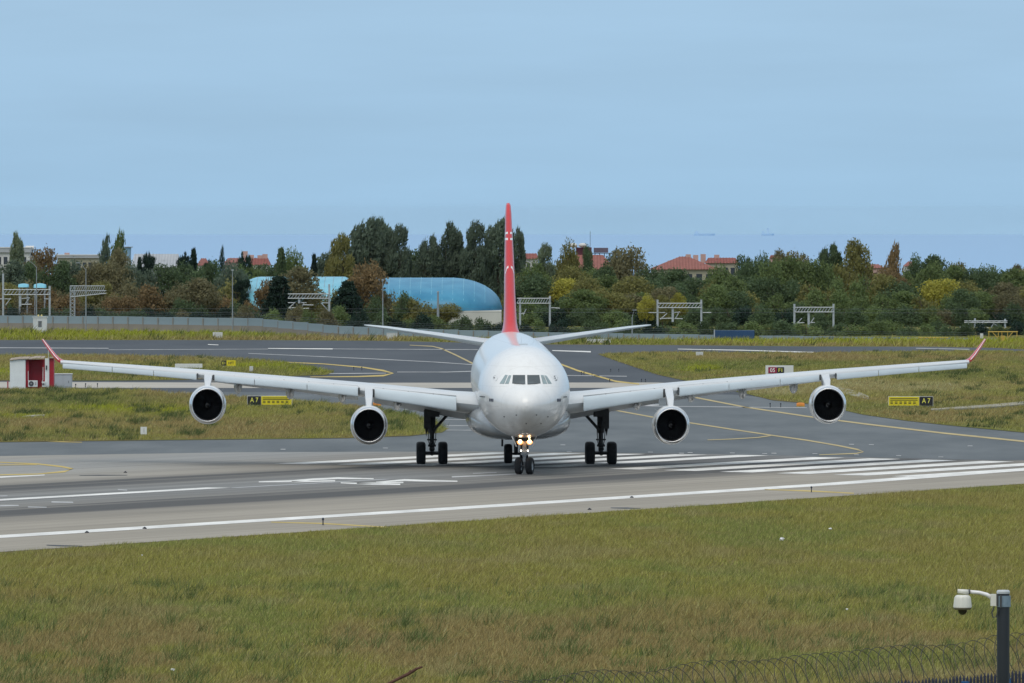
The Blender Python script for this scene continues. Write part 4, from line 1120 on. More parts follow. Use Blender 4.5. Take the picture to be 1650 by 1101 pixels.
# small direction sign on the far tongue
p = G(368.5, 592.5); k = p.y/F
o = empty("direction_sign", p); tag(o, "small black and yellow direction sign on the far grass tongue", "sign")
zc = (592.5-585.4)*k
b1 = MB().box((-7.6*k, 0, zc), (8*k, .08, 8*k)).build("black_panel", M_BLK, o); b2 = MB().box((3.9*k, 0, zc), (14.6*k, .08, 9.2*k)).build("yellow_panel", M_YEL, o)
text_part("E1", 6*k, M_LETY, b1, (-7.6*k, -.05, zc)); text_part("HFT", 6*k, M_BLK, b2, (3.9*k, -.05, zc), sx=.85)
for q in (-8*k, 8*k): MB().tube([(q, 0, 0), (q, 0, zc-3*k)], .04, 6).build("leg", M_FRAME, o)
def cabinet(px0, px1, ytop, ybase, label, name="white_cabinet", depth=.5, m=None):
    p = G((px0+px1)/2, ybase); k = p.y/F; W, H = (px1-px0)*k, (ybase-ytop)*k
    o = empty(name, p); tag(o, label, "cabinet")
    MB().box((0, depth/2, H*.5+.02), (W, depth, H*.92)).build("cabinet_body", m or M_WHITEBOX, o)
    MB().box((0, depth/2, H*.98), (W*1.06, depth*1.1, H*.06)).build("cabinet_lid", m or M_WHITEBOX, o)
    MB().box((0, -.012, H*.48), (W*.8, .02, H*.7)).build("cabinet_door", M_FRAME, o)
    MB().box((0, depth/2, .02), (W*1.1, depth*1.2, .08)).build("plinth", M_CONC, o)
cabinet(343, 358.4, 535.6, 545.6, "white cabinet on the bright verge before the wall's middle stretch")
cabinet(623, 640, 536.8, 547, "pale cabinet by the wall under the left tailplane", m=M_FRAME)
cabinet(1121.6, 1133, 567.4, 574, "low white box at the far grass edge right of the tail")
cabinet(402, 407.6, 590.6, 600, "small white box on the grass beside the direction sign")
cabinet(946, 984, 546.6, 553, "long low white box at the wall behind the right tailplane")
# back of a long sign behind the left wing
p = G(304, 598); k = p.y/F; o = empty("sign_back", p); tag(o, "long low white sign back just above the left outer wing", "sign")
MB().box((0, 0, 8.5*k), (44*k, .12, 6.5*k)).build("sign_panel", M_WHITEBOX, o)
for q in (-17*k, 17*k): MB().tube([(q, 0, 0), (q, 0, 6*k)], .05, 6).build("leg", M_FRAME, o)
# small white instrument box near the runway edge
p = G(231.5, 705); k = p.y/F; o = empty("marker_sign", p); tag(o, "small white marker sign on legs at the island's runway edge", "sign")
MB().box((0, 0, 11*k), (10*k, .1, 12*k)).build("sign_panel", M_WHITEBOX, o)
MB().box((.5*k, -.056, 11.5*k), (2.2*k, .012, 7*k)).build("faded_mark", M_FRAME, o)
for q in (-3*k, 3*k): MB().tube([(q, 0, 0), (q, 0, 6*k)], .025, 6).build("leg", M_FRAME, o)
# orange marker boards
M_ORANGE = pm("orange_marker", (.62, .22, .03), .6, 0, .15, 4)
for px_, py_, lab in ((607.5, 654.5, "orange half barrel marker seen beside the left inner pylon"), (1290, 655.5, "orange half barrel marker beside the right outer engine")):
    p = G(px_, py_); k = p.y/F; o = empty("barrel_marker", p); tag(o, lab, "marker")
    rr = []
    for q in np.linspace(-6.5*k, 6.5*k, 9):
        e = .75+.25*math.sqrt(max(0, 1-(q/(6.5*k))**2)); rr.append([(q, 3.4*k*e*math.cos(t)*.8, 1.2*k+5.6*k*e*math.sin(t)) for t in np.linspace(0, math.pi, 10)])
    MB().loft(rr).build("marker_shell", M_ORANGE, o)
    MB().box((0, 0, .6*k), (14*k, 5*k, 1.2*k)).build("marker_base", pm("ochre_base", (.5, .36, .06), .7), o)

# edge lights: short stems with a lens
M_STEM = pm("dark_light_stem", (.03, .03, .035), .6)
M_LENS = pm("dark_taxi_lens", (.03, .035, .05), .2)
proto = None
def edge_light(px, py, h, lab, grp):
    global proto
    p = G(px, py)
    if proto is None:
        proto = empty("edge_light", p)
        MB().tube([(0, 0, 0), (0, 0, .62)], [.06, .05], 8).build("stem", M_STEM, proto)
        MB().lathe([(0, .09), (.12, .11), (.26, .09), (.32, .02)], (0, 0, .6), (0, 0, 1), 10, cap0=True, cap1=True).build("lens", M_LENS, proto)
        MB().lathe([(0, .17), (.05, .15), (.07, .05)], (0, 0, 0), (0, 0, 1), 10).build("base", M_STEM, proto)
        o = proto
    else:
        o = copy_tree(proto); o.location = p
    h *= .72; o.scale = (h*1.3, h*1.3, h); tag(o, lab, "runway light", grp)
for px, py, h, lab in ((570, 597, .55, "left one of two dark lights inside the left yellow curve"), (583, 597, .55, "right one of two dark lights inside the left yellow curve"),
    (984, 599.5, .5, "left one of the high light pair right of the cockpit"), (997, 599.5, .5, "right one of the high light pair right of the cockpit"), (937, 604.5, .5, "left one of the close light pair on the yellow line"), (941, 604.5, .5, "right one of the close light pair on the yellow line"),
    (954, 606.5, .5, "single dark light on the yellow line right of the cockpit"), (982.5, 616.5, .5, "single dark light where the yellow line meets the pale strip"), (1033.6, 616, .5, "left one of two dark lights above the right inner wing"), (1040, 616, .5, "right one of two dark lights above the right inner wing"),
    (1241, 657, .6, "left one of two dark lights inside the right outer engine"), (1258, 657, .6, "right one of two dark lights inside the right outer engine"),
    (122, 625.5, .6, "dark light nearest the grey power cabinet on the pale strip"), (138, 624.5, .6, "middle one of three dark lights right of the power cabinet"), (157, 624.5, .6, "dark light farthest right of the power cabinet on the strip")):
    edge_light(px, py, h, lab, "taxiway edge lights")
edge_light(520.5, 847, .62, "raised runway edge light on the left yellow shoulder mark", "runway edge lights")
edge_light(1307.5, 794, .56, "raised runway edge light on the right yellow shoulder mark", "runway edge lights")
for px, py, lab in ((140, 859.6, "low dark inset light left of the pair on the near edge line"), (233, 853, "low dark inset light right of the pair on the near edge line"), (1018, 803, "low dark inset light at the edge line's middle"), (202, 762.6, "small dark light standing on the pale runway left of the aircraft"), (950, 822.5, "tiny dark light at the grass rim below the airliner")):
    p = G(px, py); o = empty("inset_light", p); tag(o, lab, "runway light")
    MB().lathe([(0, .11), (.04, .10), (.08, .04)], (0, 0, .03), (0, 0, 1), 10, cap0=True, cap1=True).build("inset_body", M_STEM, o)
    MB().box((0, -.03, .10), (.06, .07, .05)).build("inset_lens", M_LENS, o)

# litter in the near grass
M_PAPER = pm("white_litter", (.8, .8, .78), .7)
for px, py, s, lab in ((1260, 876, .13, "crumpled white scrap lying highest in the near grass, leaning left of another"), (1338, 858.5, .08, "small white scrap in the near grass close to the runway"), (279, 1088, .07, "white scrap at the bottom left of the near grass"), (229, 901, .05, "tiny white scrap under the runway's left end"), (1365, 989, .05, "pale scrap among brown weeds in the near grass")):
    p = G(px, py); mb = MB()
    o = bpy.data.objects.new("litter_scrap", None)
    bmx = bmesh.new(); bmesh.ops.create_icosphere(bmx, subdivisions=2, radius=s)
    for v in bmx.verts: v.co *= 1+random.uniform(-.55, .35); v.co.z = v.co.z*.7+s*.7+.14
    me = bpy.data.meshes.new("litter_scrap"); bmx.to_mesh(me); bmx.free(); me.materials.append(M_PAPER)
    o = bpy.data.objects.new("litter_scrap", me); COL.objects.link(o); o.location = p; tag(o, lab, "litter")

# ================================================================== RAILWAY GANTRIES
def truss(mb, a, b, h, n):
    a, b = Vector(a), Vector(b); u = Vector((0, 0, h))
    mb.tube([a, b], .06, 5).tube([a+u, b+u], .06, 5)
    for k in range(n):
        p = a.lerp(b, k/n); q = a.lerp(b, (k+1)/n)
        mb.tube([p, q+u] if k % 1 == 0 else [p+u, q], .04, 4)
    return mb
def gantry(name, label, d, posts, beam, droppers=(), arms=(), cat="gantry", lattice=13):
    """posts: [(px, ytop)]; beam: (px0, px1, ytop, ybot); droppers: [(px, y0, y1)]; arms: list of px polylines"""
    base = at(posts[0][0], 400, d); base.z = 0
    o = empty(name, base); tag(o, label, cat, "railway gantries behind the wall")
    def lp(px, py, dy=0.0):
        q = at(px, py, d)-base; return Vector((q.x, dy, q.z))
    for px, yt in posts:
        t = lp(px, yt); MB().box((t.x, 0, t.z/2), (.26, .26, t.z)).build("gantry_post", M_GALV, o)
    x0, x1, y0, y1 = beam
    a, b = lp(x0, y1), lp(x1, y1); h = lp(x0, y0).z-a.z
    bm_ = truss(MB(), a+Vector((0, -.3, 0)), b+Vector((0, -.3, 0)), h, lattice); truss(bm_, a+Vector((0, .3, 0)), b+Vector((0, .3, 0)), h, lattice)
    bm_.build("gantry_beam", M_GALV, o)
    for px, ya, yb in droppers:
        p0, p1 = lp(px, ya), lp(px, yb); MB().box(((p0.x+p1.x)/2, 0, (p0.z+p1.z)/2), (.3, .3, abs(p0.z-p1.z))).build("drop_post", M_GALV, o)
    for pl in arms:
        MB().tube([lp(*q) for q in pl], .07, 6).build("cantilever_arm", M_GALV, o)
gantry("railway_gantry", "leftmost railway gantry, cut by the photo's edge", 1372, [(5, 441), (80, 461)], (6, 81, 467, 475), [(32.5, 475, 494)],
       [[(0, 482), (18, 482)], [(9, 492), (17, 481)], [(32, 482), (48, 480)], [(40, 491), (47, 481)], [(33, 491), (51, 490.5)], [(71, 482), (82, 482)]])
gantry("railway_gantry", "half gantry with one post before the left blue hall", 1372, [(530.5, 458)], (464, 530, 474, 481), [(482, 481, 489)],
       [[(464, 488), (476, 488)], [(465, 497), (474, 489)], [(466, 496.6), (478, 495.6)], [(485, 488), (494, 488)], [(484, 500), (490, 488)], [(489, 491.5), (505, 491.8)], [(487, 497.5), (498, 497)], [(517, 488), (530, 502)], [(520, 488.4), (530, 488.4)]])
gantry("railway_gantry", "gantry beam ending just right of the tail fin", 1372, [(886, 477), (838, 480)], (833, 887, 481, 489), [],
       [[(888, 496), (902, 497)], [(843, 508), (848, 498)], [(836, 506), (846, 505)]])
gantry("railway_gantry", "twin post gantry above the right tailplane tip", 1372, [(1059.5, 483), (1130, 483)], (1060, 1130, 489, 496), [(1084, 496, 519)],
       [[(1045, 504), (1072, 504)], [(1064, 515), (1075, 505)], [(1063, 513.6), (1083, 513)], [(1086, 504), (1096, 503)], [(1088, 514), (1094, 504)], [(1087, 513.5), (1100, 514)], [(1132, 504), (1146, 504)]])
gantry("railway_gantry", "twin post gantry far right of the blue container", 1372, [(1280, 490), (1343, 490)], (1281, 1343, 495.5, 503), [(1303, 503, 529)],
       [[(1284, 522), (1292, 513)], [(1283, 521), (1296, 520)], [(1306, 521), (1312, 512)], [(1306, 520), (1313, 520)]])
gantry("railway_gantry", "low gantry behind the yellow frame at the right edge", 1372, [(1571, 513), (1619.5, 514)], (1554, 1623, 517.5, 520), [],
       [[(1546, 527.5), (1565, 527.5)], [(1575, 531), (1584, 521)], [(1578, 528.5), (1593, 528.5)], [(1600, 521), (1618, 532)], [(1597, 528), (1602, 520)], [(1559, 520), (1565, 528)]], lattice=8)
# lattice mast with cantilever sign arm
base = at(116, 400, 1368); base.z = 0
o = empty("signal_mast", base); tag(o, "lattice mast with a tapering lattice arm left of the brown trees", "mast", "railway gantries behind the wall")
def lp(px, py, dy=0.0):
    q = at(px, py, 1368)-base; return Vector((q.x, dy, q.z))
mbm = MB()
for dx in (113.2, 120.5):
    for dy in (-.35, .35): mbm.tube([lp(dx, 560, dy), lp(dx, 461, dy)], .05, 4)
for k in range(12):
    y0, y1 = 468+k*6, 474+k*6; mbm.tube([lp(113.2, y0, -.35), lp(120.5, y1, -.35)], .035, 4).tube([lp(120.5, y0, .35), lp(113.2, y1, .35)], .035, 4)
mbm.build("mast_lattice", M_GALV, o)
mbm = MB()
for dy in (-.35, .35):
    mbm.tube([lp(113, 461, dy), lp(168, 461, dy)], .05, 4).tube([lp(113, 469, dy), lp(171, 468.5, dy)], .05, 4).tube([lp(113, 479, dy), lp(171, 473, dy)], .07, 4)
    for k in range(16):
        xa, xb = 113+k*3.5, 113+(k+1)*3.5
        mbm.tube([lp(xa, 469, dy), lp(xb, 461, dy)], .035, 4).tube([lp(xa, 479-k*.37, dy), lp(xb, 469, dy)], .035, 4)
mbm.build("arm_lattice", M_GALV, o)
# overhead wires of the railway
for y0, y1, lab in ((497.6, 498.6, "upper overhead wire of the railway behind the wall"), (503, 504.6, "lower overhead wire of the railway behind the wall")):
    L = [at(q, y0+(y1-y0)*q/1650, 1371) for q in range(-60, 1720, 40)]
    o = MB().tube(L, .014, 4).build("overhead_wire", M_MESHW); tag(o, lab, "wire")
# street and apron lamp posts
M_LAMPP = pm("dull_lamp_steel", (.27, .30, .32), .5, .2, .15, 2)
def lamp_post(px, ytop, d, arm, label, r=.07):
    b = at(px, 400, d); b.z = 0; t = at(px, ytop, d).z
    o = empty("lamp_post", b); tag(o, label, "lamp post")
    MB().tube([(0, 0, 0), (0, 0, t*.5), (0, 0, t)], [r*1.25, r, r*.7], 8).build("pole", M_LAMPP, o)
    if arm:
        MB().tube([(0, 0, t-.1), (arm*.5, 0, t+.45), (arm, 0, t+.75)], [.045, .035, .03], 6).build("arm", M_LAMPP, o)
        MB().box((arm*1.16, 0, t+.84), (.5, .25, .12)).build("lamp_head", M_LAMPP, o)
    else:
        MB().box((0, 0, t+.05), (.3, .3, .14)).build("lamp_head", M_GALV, o)
    MB().box((0, 0, .12), (.4, .4, .24)).build("footing", M_CONC, o)
lamp_post(58.8, 430, 1360, -1.0, "lamp post rising behind the guard booth, head to the left")
lamp_post(138.4, 434, 1336, -.9, "lamp post left of the brown trees, head to the left")
lamp_post(374.6, 436, 1318, 0, "tall plain pole before the left end of the blue hall")
lamp_post(616.8, 452, 1262, 0, "tall plain pole in front of the blue hall's middle")
lamp_post(705.8, 471, 1330, 0, "short thick pole in front of the blue hall's right end", .16)
lamp_post(1018.6, 511, 1240, .25, "short camera post by the wall beyond the right tailplane")

# yellow antenna frames and white panel at the far right
M_YF = pm("yellow_frame_paint", (.52, .36, .07), .6, 0, .15, 2)
def yellow_frame(x0, x1, ytop, ybot, d, legs, braces, label):
    b = at((x0+x1)/2, 400, d); b.z = 0
    o = empty("antenna_frame", b); tag(o, label, "antenna")
    def q(px, py): r = at(px, py, d)-b; return Vector((r.x, 0, r.z))
    MB().tube([q(x0, ytop), q(x1, ytop)], .07, 6).build("top_rail", M_YF, o)
    for l_ in legs: MB().tube([q(l_, ytop), q(l_, ybot)], .05, 6).build("rod", M_YF, o)
    for a_, c_ in braces: MB().tube([q(*a_), q(*c_)], .05, 6).build("brace", M_YF, o)
    cx = (x0+x1)/2; t = q(cx, ybot-2); MB().box((t.x, 0, t.z/2), (.5, .5, max(.3, t.z))).build("stand", M_YF, o)
yellow_frame(1592, 1640, 534.8, 543, 1236, (1593.4, 1608.6, 1614.4, 1623.6, 1638.6), (((1599, 535.5), (1610, 547)), ((1632, 535.5), (1622, 547))), "yellow antenna frame with slanted braces at the right edge")
yellow_frame(1480, 1528, 544.4, 549, 1234, (1484, 1497, 1511, 1524), (((1488, 545), (1492, 549)),), "low yellow antenna rail on the verge left of the winglet")
b = at(1581.8, 400, 1238); b.z = 0
o = empty("railway_signal", b); tag(o, "small white three part panel above the right winglet tip", "signal")
k = 1238/F
for j, yy in enumerate((538.8, 541.6, 544.4)): MB().box((0, 0, at(1581, yy, 1238).z), (5*k, .1, 2.5*k)).build("panel", M_WHITEBOX, o)
MB().tube([(0, .1, 0), (0, .1, at(1581, 538, 1238).z)], .04, 6).build("panel_post", M_GALV, o)

# ================================================================== BLUE AIR HALLS
def hall_material(name, c0, c1):
    m, n, l, b = nt(name)
    t = n.new("ShaderNodeTexCoord"); s = n.new("ShaderNodeTexNoise"); s.inputs["Scale"].default_value = .35; s.inputs["Detail"].default_value = 5
    l.new(t.outputs["Object"], s.inputs["Vector"])
    r = n.new("ShaderNodeValToRGB"); r.color_ramp.elements[0].position = .35; r.color_ramp.elements[0].color = (*c0, 1); r.color_ramp.elements[1].position = .65; r.color_ramp.elements[1].color = (*c1, 1)
    l.new(s.outputs[0], r.inputs[0]); l.new(r.outputs[0], b.inputs["Base Color"])
    b.inputs["Roughness"].default_value = .4
    return m
M_HALL = hall_material("turquoise_membrane", (.016, .19, .34), (.045, .26, .42))
M_HALL2 = hall_material("pale_turquoise_membrane", (.13, .43, .56), (.20, .50, .62))
M_BASEW = pm("white_hall_base", (.55, .55, .52), .7, 0, .1, .5)
def hall(label, px0, px1, ytop, ybot, d, end_l, end_r, depth, m):
    """barrel hall with rounded ends; end_* = length of the rounded end in px"""
    k = d/F; xc = (px0+px1)/2; b = at(xc, 400, d); b.z = 0
    o = empty("air_hall", b); tag(o, label, "air hall")
    zt = at(xc, ytop, d).z; zb = at(xc, ybot, d).z
    L = (px1-px0)*k
    rings = []
    N = 44
    for i in range(N+1):
        x = -L/2+L*i/N
        f = 1.0
        el, er = end_l*k, end_r*k
        if x < -L/2+el: t = (x+L/2)/el; f = math.sqrt(max(.0004, 1-(1-t)**2))
        if x > L/2-er: t = (L/2-x)/er; f = math.sqrt(max(.0004, 1-(1-t)**2))
        rings.append([(x, depth/2*f*math.cos(q)*(1), zb+(zt-zb)*f*math.sin(q)**.85) for q in np.linspace(.001, math.pi-.001, 25)])
    membrane = MB().loft(rings, closed=False, cap0=False, cap1=False).build("membrane", m, o, smooth=True)
    for i in range(3, N-2, 3):      # cable seams over the skin
        MB().tube([Vector(q)*1.0+Vector((0, 0, .03)) for q in rings[i][2:-2:2]], .035, 4).build("cable_seam", M_HALL2 if m is M_HALL else M_SHEET, membrane)
    MB().box((0, 0, zb/2-.01), (L*.985, depth*.96, zb)).build("hall_base", M_BASEW, o)
hall("blue inflated sports hall with its rounded end left of the tail fin", 560, 810, 447.6, 499, 1425, 30, 84, 34, M_HALL)
hall("paler turquoise inflated hall half hidden behind the autumn trees", 376, 575, 446, 498, 1432, 46, 20, 34, M_HALL2)
for (a0, a1, y0, y1, lab) in ((30, 46, 457, 463, "small aqua canopy behind the leftmost gantry, left one"), (55, 74, 456.6, 464, "wider aqua canopy behind the leftmost gantry, right one")):
    b = at((a0+a1)/2, 400, 1386); b.z = 0; k = 1386/F
    o = empty("canopy", b); tag(o, lab, "canopy")
    zt = at(a0, y0, 1386).z; zb = at(a0, y1, 1386).z; L = (a1-a0)*k
    MB().loft([[(x, 1.6*math.cos(q), zb+(zt-zb)*(.75+.25*math.cos(x*2))*math.sin(q)) for q in np.linspace(0, math.pi, 9)] for x in np.linspace(-L/2, L/2, 7)], closed=False).build("canopy_skin", M_HALL2, o, smooth=True)
    for q in (-.4, .4):
        for y in (-1.4, 1.4): MB().tube([(q*L, y, 0), (q*L, y, zb+.1)], .05, 6).build("leg", M_GALV, o)

# ================================================================== HOUSES BEHIND THE TREES
M_TILE = pm("red_roof_tile", (.24, .072, .055), .8, 0, .2, 1.2)
M_TILE2 = pm("faded_pink_roof_tile", (.27, .105, .085), .8, 0, .15, 1.2)
M_CREAM = pm("cream_render", (.42, .39, .29), .85, 0, .1, .6)
M_WHITER = pm("white_render", (.62, .62, .60), .85, 0, .1, .6)
M_PINK = pm("pink_render", (.50, .33, .29), .85, 0, .1, .6)
M_GREYR = pm("grey_sheet_roof", (.38, .40, .42), .6, 0, .12, .6)
M_MAROON = pm("maroon_plant_room", (.12, .035, .05), .8, 0, .15, 1)
def house(label, px0, px1, yridge, yeave, d, roof, wall_m, ridge_in=.25, depth=9.0, nwin=4, chim=(), tanks=(), flat=False, name="house"):
    k = d/F; xc = (px0+px1)/2; b = at(xc, 400, d); zr = at(xc, yridge, d).z; ze = at(xc, yeave, d).z
    b.z = min(-1.0, ze-6.5); b.z = max(b.z, -14); zr -= b.z; ze -= b.z
    o = empty(name, b); tag(o, label, "building")
    W = (px1-px0)*k; D = depth
    MB().box((0, 0, ze/2), (W*.94, D*.92, ze)).build("wall", wall_m, o)
    if flat:
        rf = MB().box((0, 0, (ze+zr)/2+.02), (W, D, max(.2, zr-ze))).build("roof", roof, o)
        MB().box((0, -D/2-.03, zr-.06), (W+.1, .08, .12)).build("roof_edge", M_WHITER, rf)
    else:
        r = ridge_in*W
        mbr = MB(); mbr.v += [(-W/2, -D/2, ze), (W/2, -D/2, ze), (W/2, D/2, ze), (-W/2, D/2, ze), (-W/2+r, 0, zr), (W/2-r, 0, zr)]
        mbr.f += [(0, 1, 5, 4), (2, 3, 4, 5), (1, 2, 5), (3, 0, 4), (3, 2, 1, 0)]
        rf = mbr.build("roof", roof, o)
        n = max(6, int(W/.45))
        for j in range(1, n):      # tile courses running up the front slope
            x = -W/2+W*j/n; t = min(1.0, (x+W/2)/r if r else 1, (W/2-x)/r if r else 1)
            MB().tube([(x, -D/2-.02, ze+.05), (x, -D/2+D/2*t, ze+(zr-ze)*t+.04)], .05, 4, cap=False).build("tile_course", roof, rf)
    for j in range(nwin):
        x = -W*.42+W*.84*(j+.5)/nwin
        w = MB().box((x, -D*.46-.02, ze-1.3), (min(1.0, W*.5/nwin), .06, 1.2)).build("window", M_DARKWIN, o)
        MB().box((x, -D*.46-.06, ze-1.96), (min(1.2, W*.6/nwin), .14, .08)).build("window_sill", M_WHITER, w)
    for cx, yt in chim:
        x = (cx-xc)*k; z = at(cx, yt, d).z-b.z
        c = MB().box((x, 0, (z+ze)/2), (.8, .8, z-ze)).build("chimney", M_PINK, rf)
    for cx, yt in tanks:
        x = (cx-xc)*k; z = at(cx, yt, d).z-b.z
        MB().lathe([(-.7, .05), (-.68, .38), (.68, .38), (.7, .05)], (x, 0, z-.4), (1, 0, 0), 12).build("water_tank", M_WHITER, rf)
        MB().box((x, 0, z-1.1), (1.0, .5, 1.0)).build("tank_stand", M_DARKWIN, rf)
    return o, b, k
house("low white roofed building left of the brown tree at the far left", -20, 52, 398.6, 407, 1640, M_GREYR, M_WHITER, flat=True, nwin=6, tanks=((48, 396),))
house("white flat roofed block between the brown tree and the leaning poplars", 92, 166, 410.5, 416, 1640, M_GREYR, M_CREAM, flat=True, nwin=7, chim=((108, 407.5),))
house("grey sheet roofed depot left of the pines", 214, 290, 409.5, 431, 1620, M_GREYR, M_GREYR, ridge_in=.03, depth=16, nwin=6)
house("small pinkish gabled house left of the cypress", 318, 338, 416.6, 428, 1600, M_TILE2, M_WHITER, .3, nwin=2)
house("pink house with a pale roof right of the cypress", 362, 392, 416, 423, 1600, M_TILE2, M_PINK, .2, nwin=3, chim=((395, 405),))
house("red tiled house above the left hall with chimneys", 402, 436, 416, 427, 1590, M_TILE, M_WHITER, .12, nwin=3, chim=((405, 411), (419, 411.6), (427, 409.6)))
house("red roofed house peeping out just right of the tail fin", 835, 868, 408.6, 417, 1580, M_TILE, M_WHITER, .1, nwin=3)
o, b, k = house("large red roofed building with a dark plant room on top", 898, 992, 411, 433.5, 1570, M_TILE2, M_CREAM, .22, 12, nwin=8, tanks=())
def loc(px, py): r = at(px, py, 1570)-b; return Vector((r.x, 0, r.z))
t = loc(936, 399); q = loc(952, 415)
MB().box(((t.x+q.x)/2-.3, 2, (t.z+q.z)/2), (2.4, 3, t.z-q.z)).build("plant_room", M_MAROON, o)
t = loc(957, 399.6); q = loc(980, 407.4)
MB().box(((t.x+q.x)/2, 2, (t.z+q.z)/2), (q.x-t.x, 2.5, t.z-q.z)).build("billboard_frame", pm("dull_purple_panel", (.13, .11, .15), .7), o)
MB().box((loc(970, 408).x, 2, loc(970, 408.4).z), (loc(992, 0).x-loc(950, 0).x, .2, .1)).build("steel_deck", M_SEAM, o)
for px in (959, 966, 974, 982, 990): MB().tube([loc(px, 408)+Vector((0, 2, 0)), loc(px, 420)+Vector((0, 2, 0))], .06, 5).build("deck_leg", M_SEAM, o)
for px in (923.6, 939): MB().ball(loc(px, 395.4), (.34*1.9, .5, .34), 10).build("white_dome", M_WHITER, o)
MB().tube([loc(951, 405), loc(951, 373)], .035, 5).build("aerial", M_SEAM, o)
house("red roofed house whose long slope shows above the right wood", 1046, 1158, 413.6, 434, 1575, M_TILE2, M_CREAM, .44, 12, nwin=6, chim=((1080, 420), (1109, 410), (1121, 411)))
house("cream house with red roof and dark chimney beside the long slope", 1136, 1190, 415.6, 424, 1590, M_TILE, M_CREAM, .1, 8, nwin=4, chim=((1155, 410.6), (1133, 409.6)))
house("red walled house behind the trees left of the right tall oaks", 1240, 1250, 411.6, 416, 1600, M_TILE, M_PINK, .2, 5, nwin=1)
house("pale pink house glimpsed between the right hand trees", 1396, 1424, 426, 432, 1560, M_TILE2, M_PINK, .3, 7, nwin=3)
house("small red roof left of the dark round tree on the right", 1456, 1480, 421.6, 429, 1570, M_TILE2, M_WHITER, .3, 7, nwin=2)
# blue water tower
b = at(206, 400, 1650); b.z = -3; k = 1650/F
o = empty("water_tower", b); tag(o, "pale blue drum water tower right of the leaning poplars", "tower")
zt = at(206, 399, 1650).z+3; zb = at(206, 418, 1650).z+3
MB().tube([(0, 0, 0), (0, 0, zb)], [.5, .5], 12).build("tower_shaft", M_WHITER, o)
MB().lathe([(0, .45), (.3, .5), (zt-zb, .55)], (0, 0, zb), (0, 0, 1), 16, cap1=True).build("tower_drum", pm("pale_blue_drum", (.22, .38, .52), .5), o)
MB().lathe([(0, .8), (.12, .85), (.14, .1)], (0, 0, zt), (0, 0, 1), 16, cap0=True).build("tower_rim", M_GALV, o)
# ships far out
M_SHIP = pm("hazed_ship_hull", (.46, .62, .78), .8)  # haze painted into the hulls, colour kept close to the sky
for x0, x1, y, lab, tall in ((1118, 1151, 379, "faint long low ship on the sea horizon, the left one", 0), (1227, 1246, 379.5, "faint ship with a tall crane on the sea horizon", 1)):
    d = 17600; b = at((x0+x1)/2, y, d); b.z = -32; W = (x1-x0)*d/F
    o = empty("ship", b); tag(o, lab, "ship")
    MB().loft([[(x, -3.5*f, 0), (x, 3.5*f, 0), (x+dx, 4*f, 3.4), (x+dx, -4*f, 3.4)] for x, f, dx in ((-W/2, .6, -.5), (-W/3, 1, 0), (W/3, 1, 0), (W/2, .1, 2))]).build("hull", M_SHIP, o)
    MB().box((-W*.36, 0, 5), (W*.18, 6, 5)).build("superstructure", M_SHIP, o)
    if tall: MB().box((W*.05, 0, 7), (3, 3, 12)).build("crane", M_SHIP, o)
    MB().tube([(W*.3, 0, 3), (W*.3, 0, 9)], .4, 5).build("mast", M_SHIP, o)

# ================================================================== TREES
def leaf_material(name, c, var=.35):
    m, n, l, b = nt(name)
    oi = n.new("ShaderNodeObjectInfo"); g = n.new("ShaderNodeNewGeometry")
    x = n.new("ShaderNodeTexNoise"); x.inputs["Scale"].default_value = 1.1; x.inputs["Detail"].default_value = 3; l.new(g.outputs["Position"], x.inputs["Vector"])
    a = n.new("ShaderNodeMath"); a.operation = 'MULTIPLY_ADD'; l.new(oi.outputs["Random"], a.inputs[0]); a.inputs[1].default_value = .35; l.new(x.outputs[0], a.inputs[2])
    r = n.new("ShaderNodeMapRange"); r.inputs["From Min"].default_value = .3; r.inputs["From Max"].default_value = 1.0
    r.inputs["To Min"].default_value = 1-var; r.inputs["To Max"].default_value = 1+var; l.new(a.outputs[0], r.inputs["Value"])
    s = n.new("ShaderNodeVectorMath"); s.operation = 'SCALE'; s.inputs[0].default_value = c; l.new(r.outputs[0], s.inputs["Scale"])
    l.new(s.outputs[0], b.inputs["Base Color"]); b.inputs["Roughness"].default_value = .7; b.inputs["Specular IOR Level"].default_value = .2
    tr = n.new("ShaderNodeBsdfTranslucent"); l.new(s.outputs[0], tr.inputs["Color"])
    mx = n.new("ShaderNodeMixShader"); mx.inputs[0].default_value = .38; l.new(b.outputs[0], mx.inputs[1]); l.new(tr.outputs[0], mx.inputs[2])
    l.new(mx.outputs[0], n["Material Output"].inputs["Surface"])
    return m
LEAF = {
    'dark': leaf_material("dark_green_leaves", (0.094, 0.138, 0.064)), 'deep': leaf_material("deep_green_needles", (0.026, 0.050, 0.034)),
    'green': leaf_material("mid_green_leaves", (0.144, 0.194, 0.070)), 'olive': leaf_material("olive_leaves", (0.213, 0.206, 0.070)),
    'brown': leaf_material("russet_leaves", (0.256, 0.181, 0.087)), 'rust': leaf_material("rust_orange_leaves", (0.375, 0.163, 0.070)), 'yellow': leaf_material("yellow_green_leaves", (0.362, 0.338, 0.063)),
    'grey': leaf_material("silvery_green_leaves", (0.188, 0.231, 0.140)), 'poplar': leaf_material("windblown_dark_leaves", (0.122, 0.163, 0.112)), 'dull': leaf_material("dull_brown_green_leaves", (0.188, 0.173, 0.090))}
M_BARK = pm("tree_bark", (.10, .075, .055), .9, 0, .3, 3)
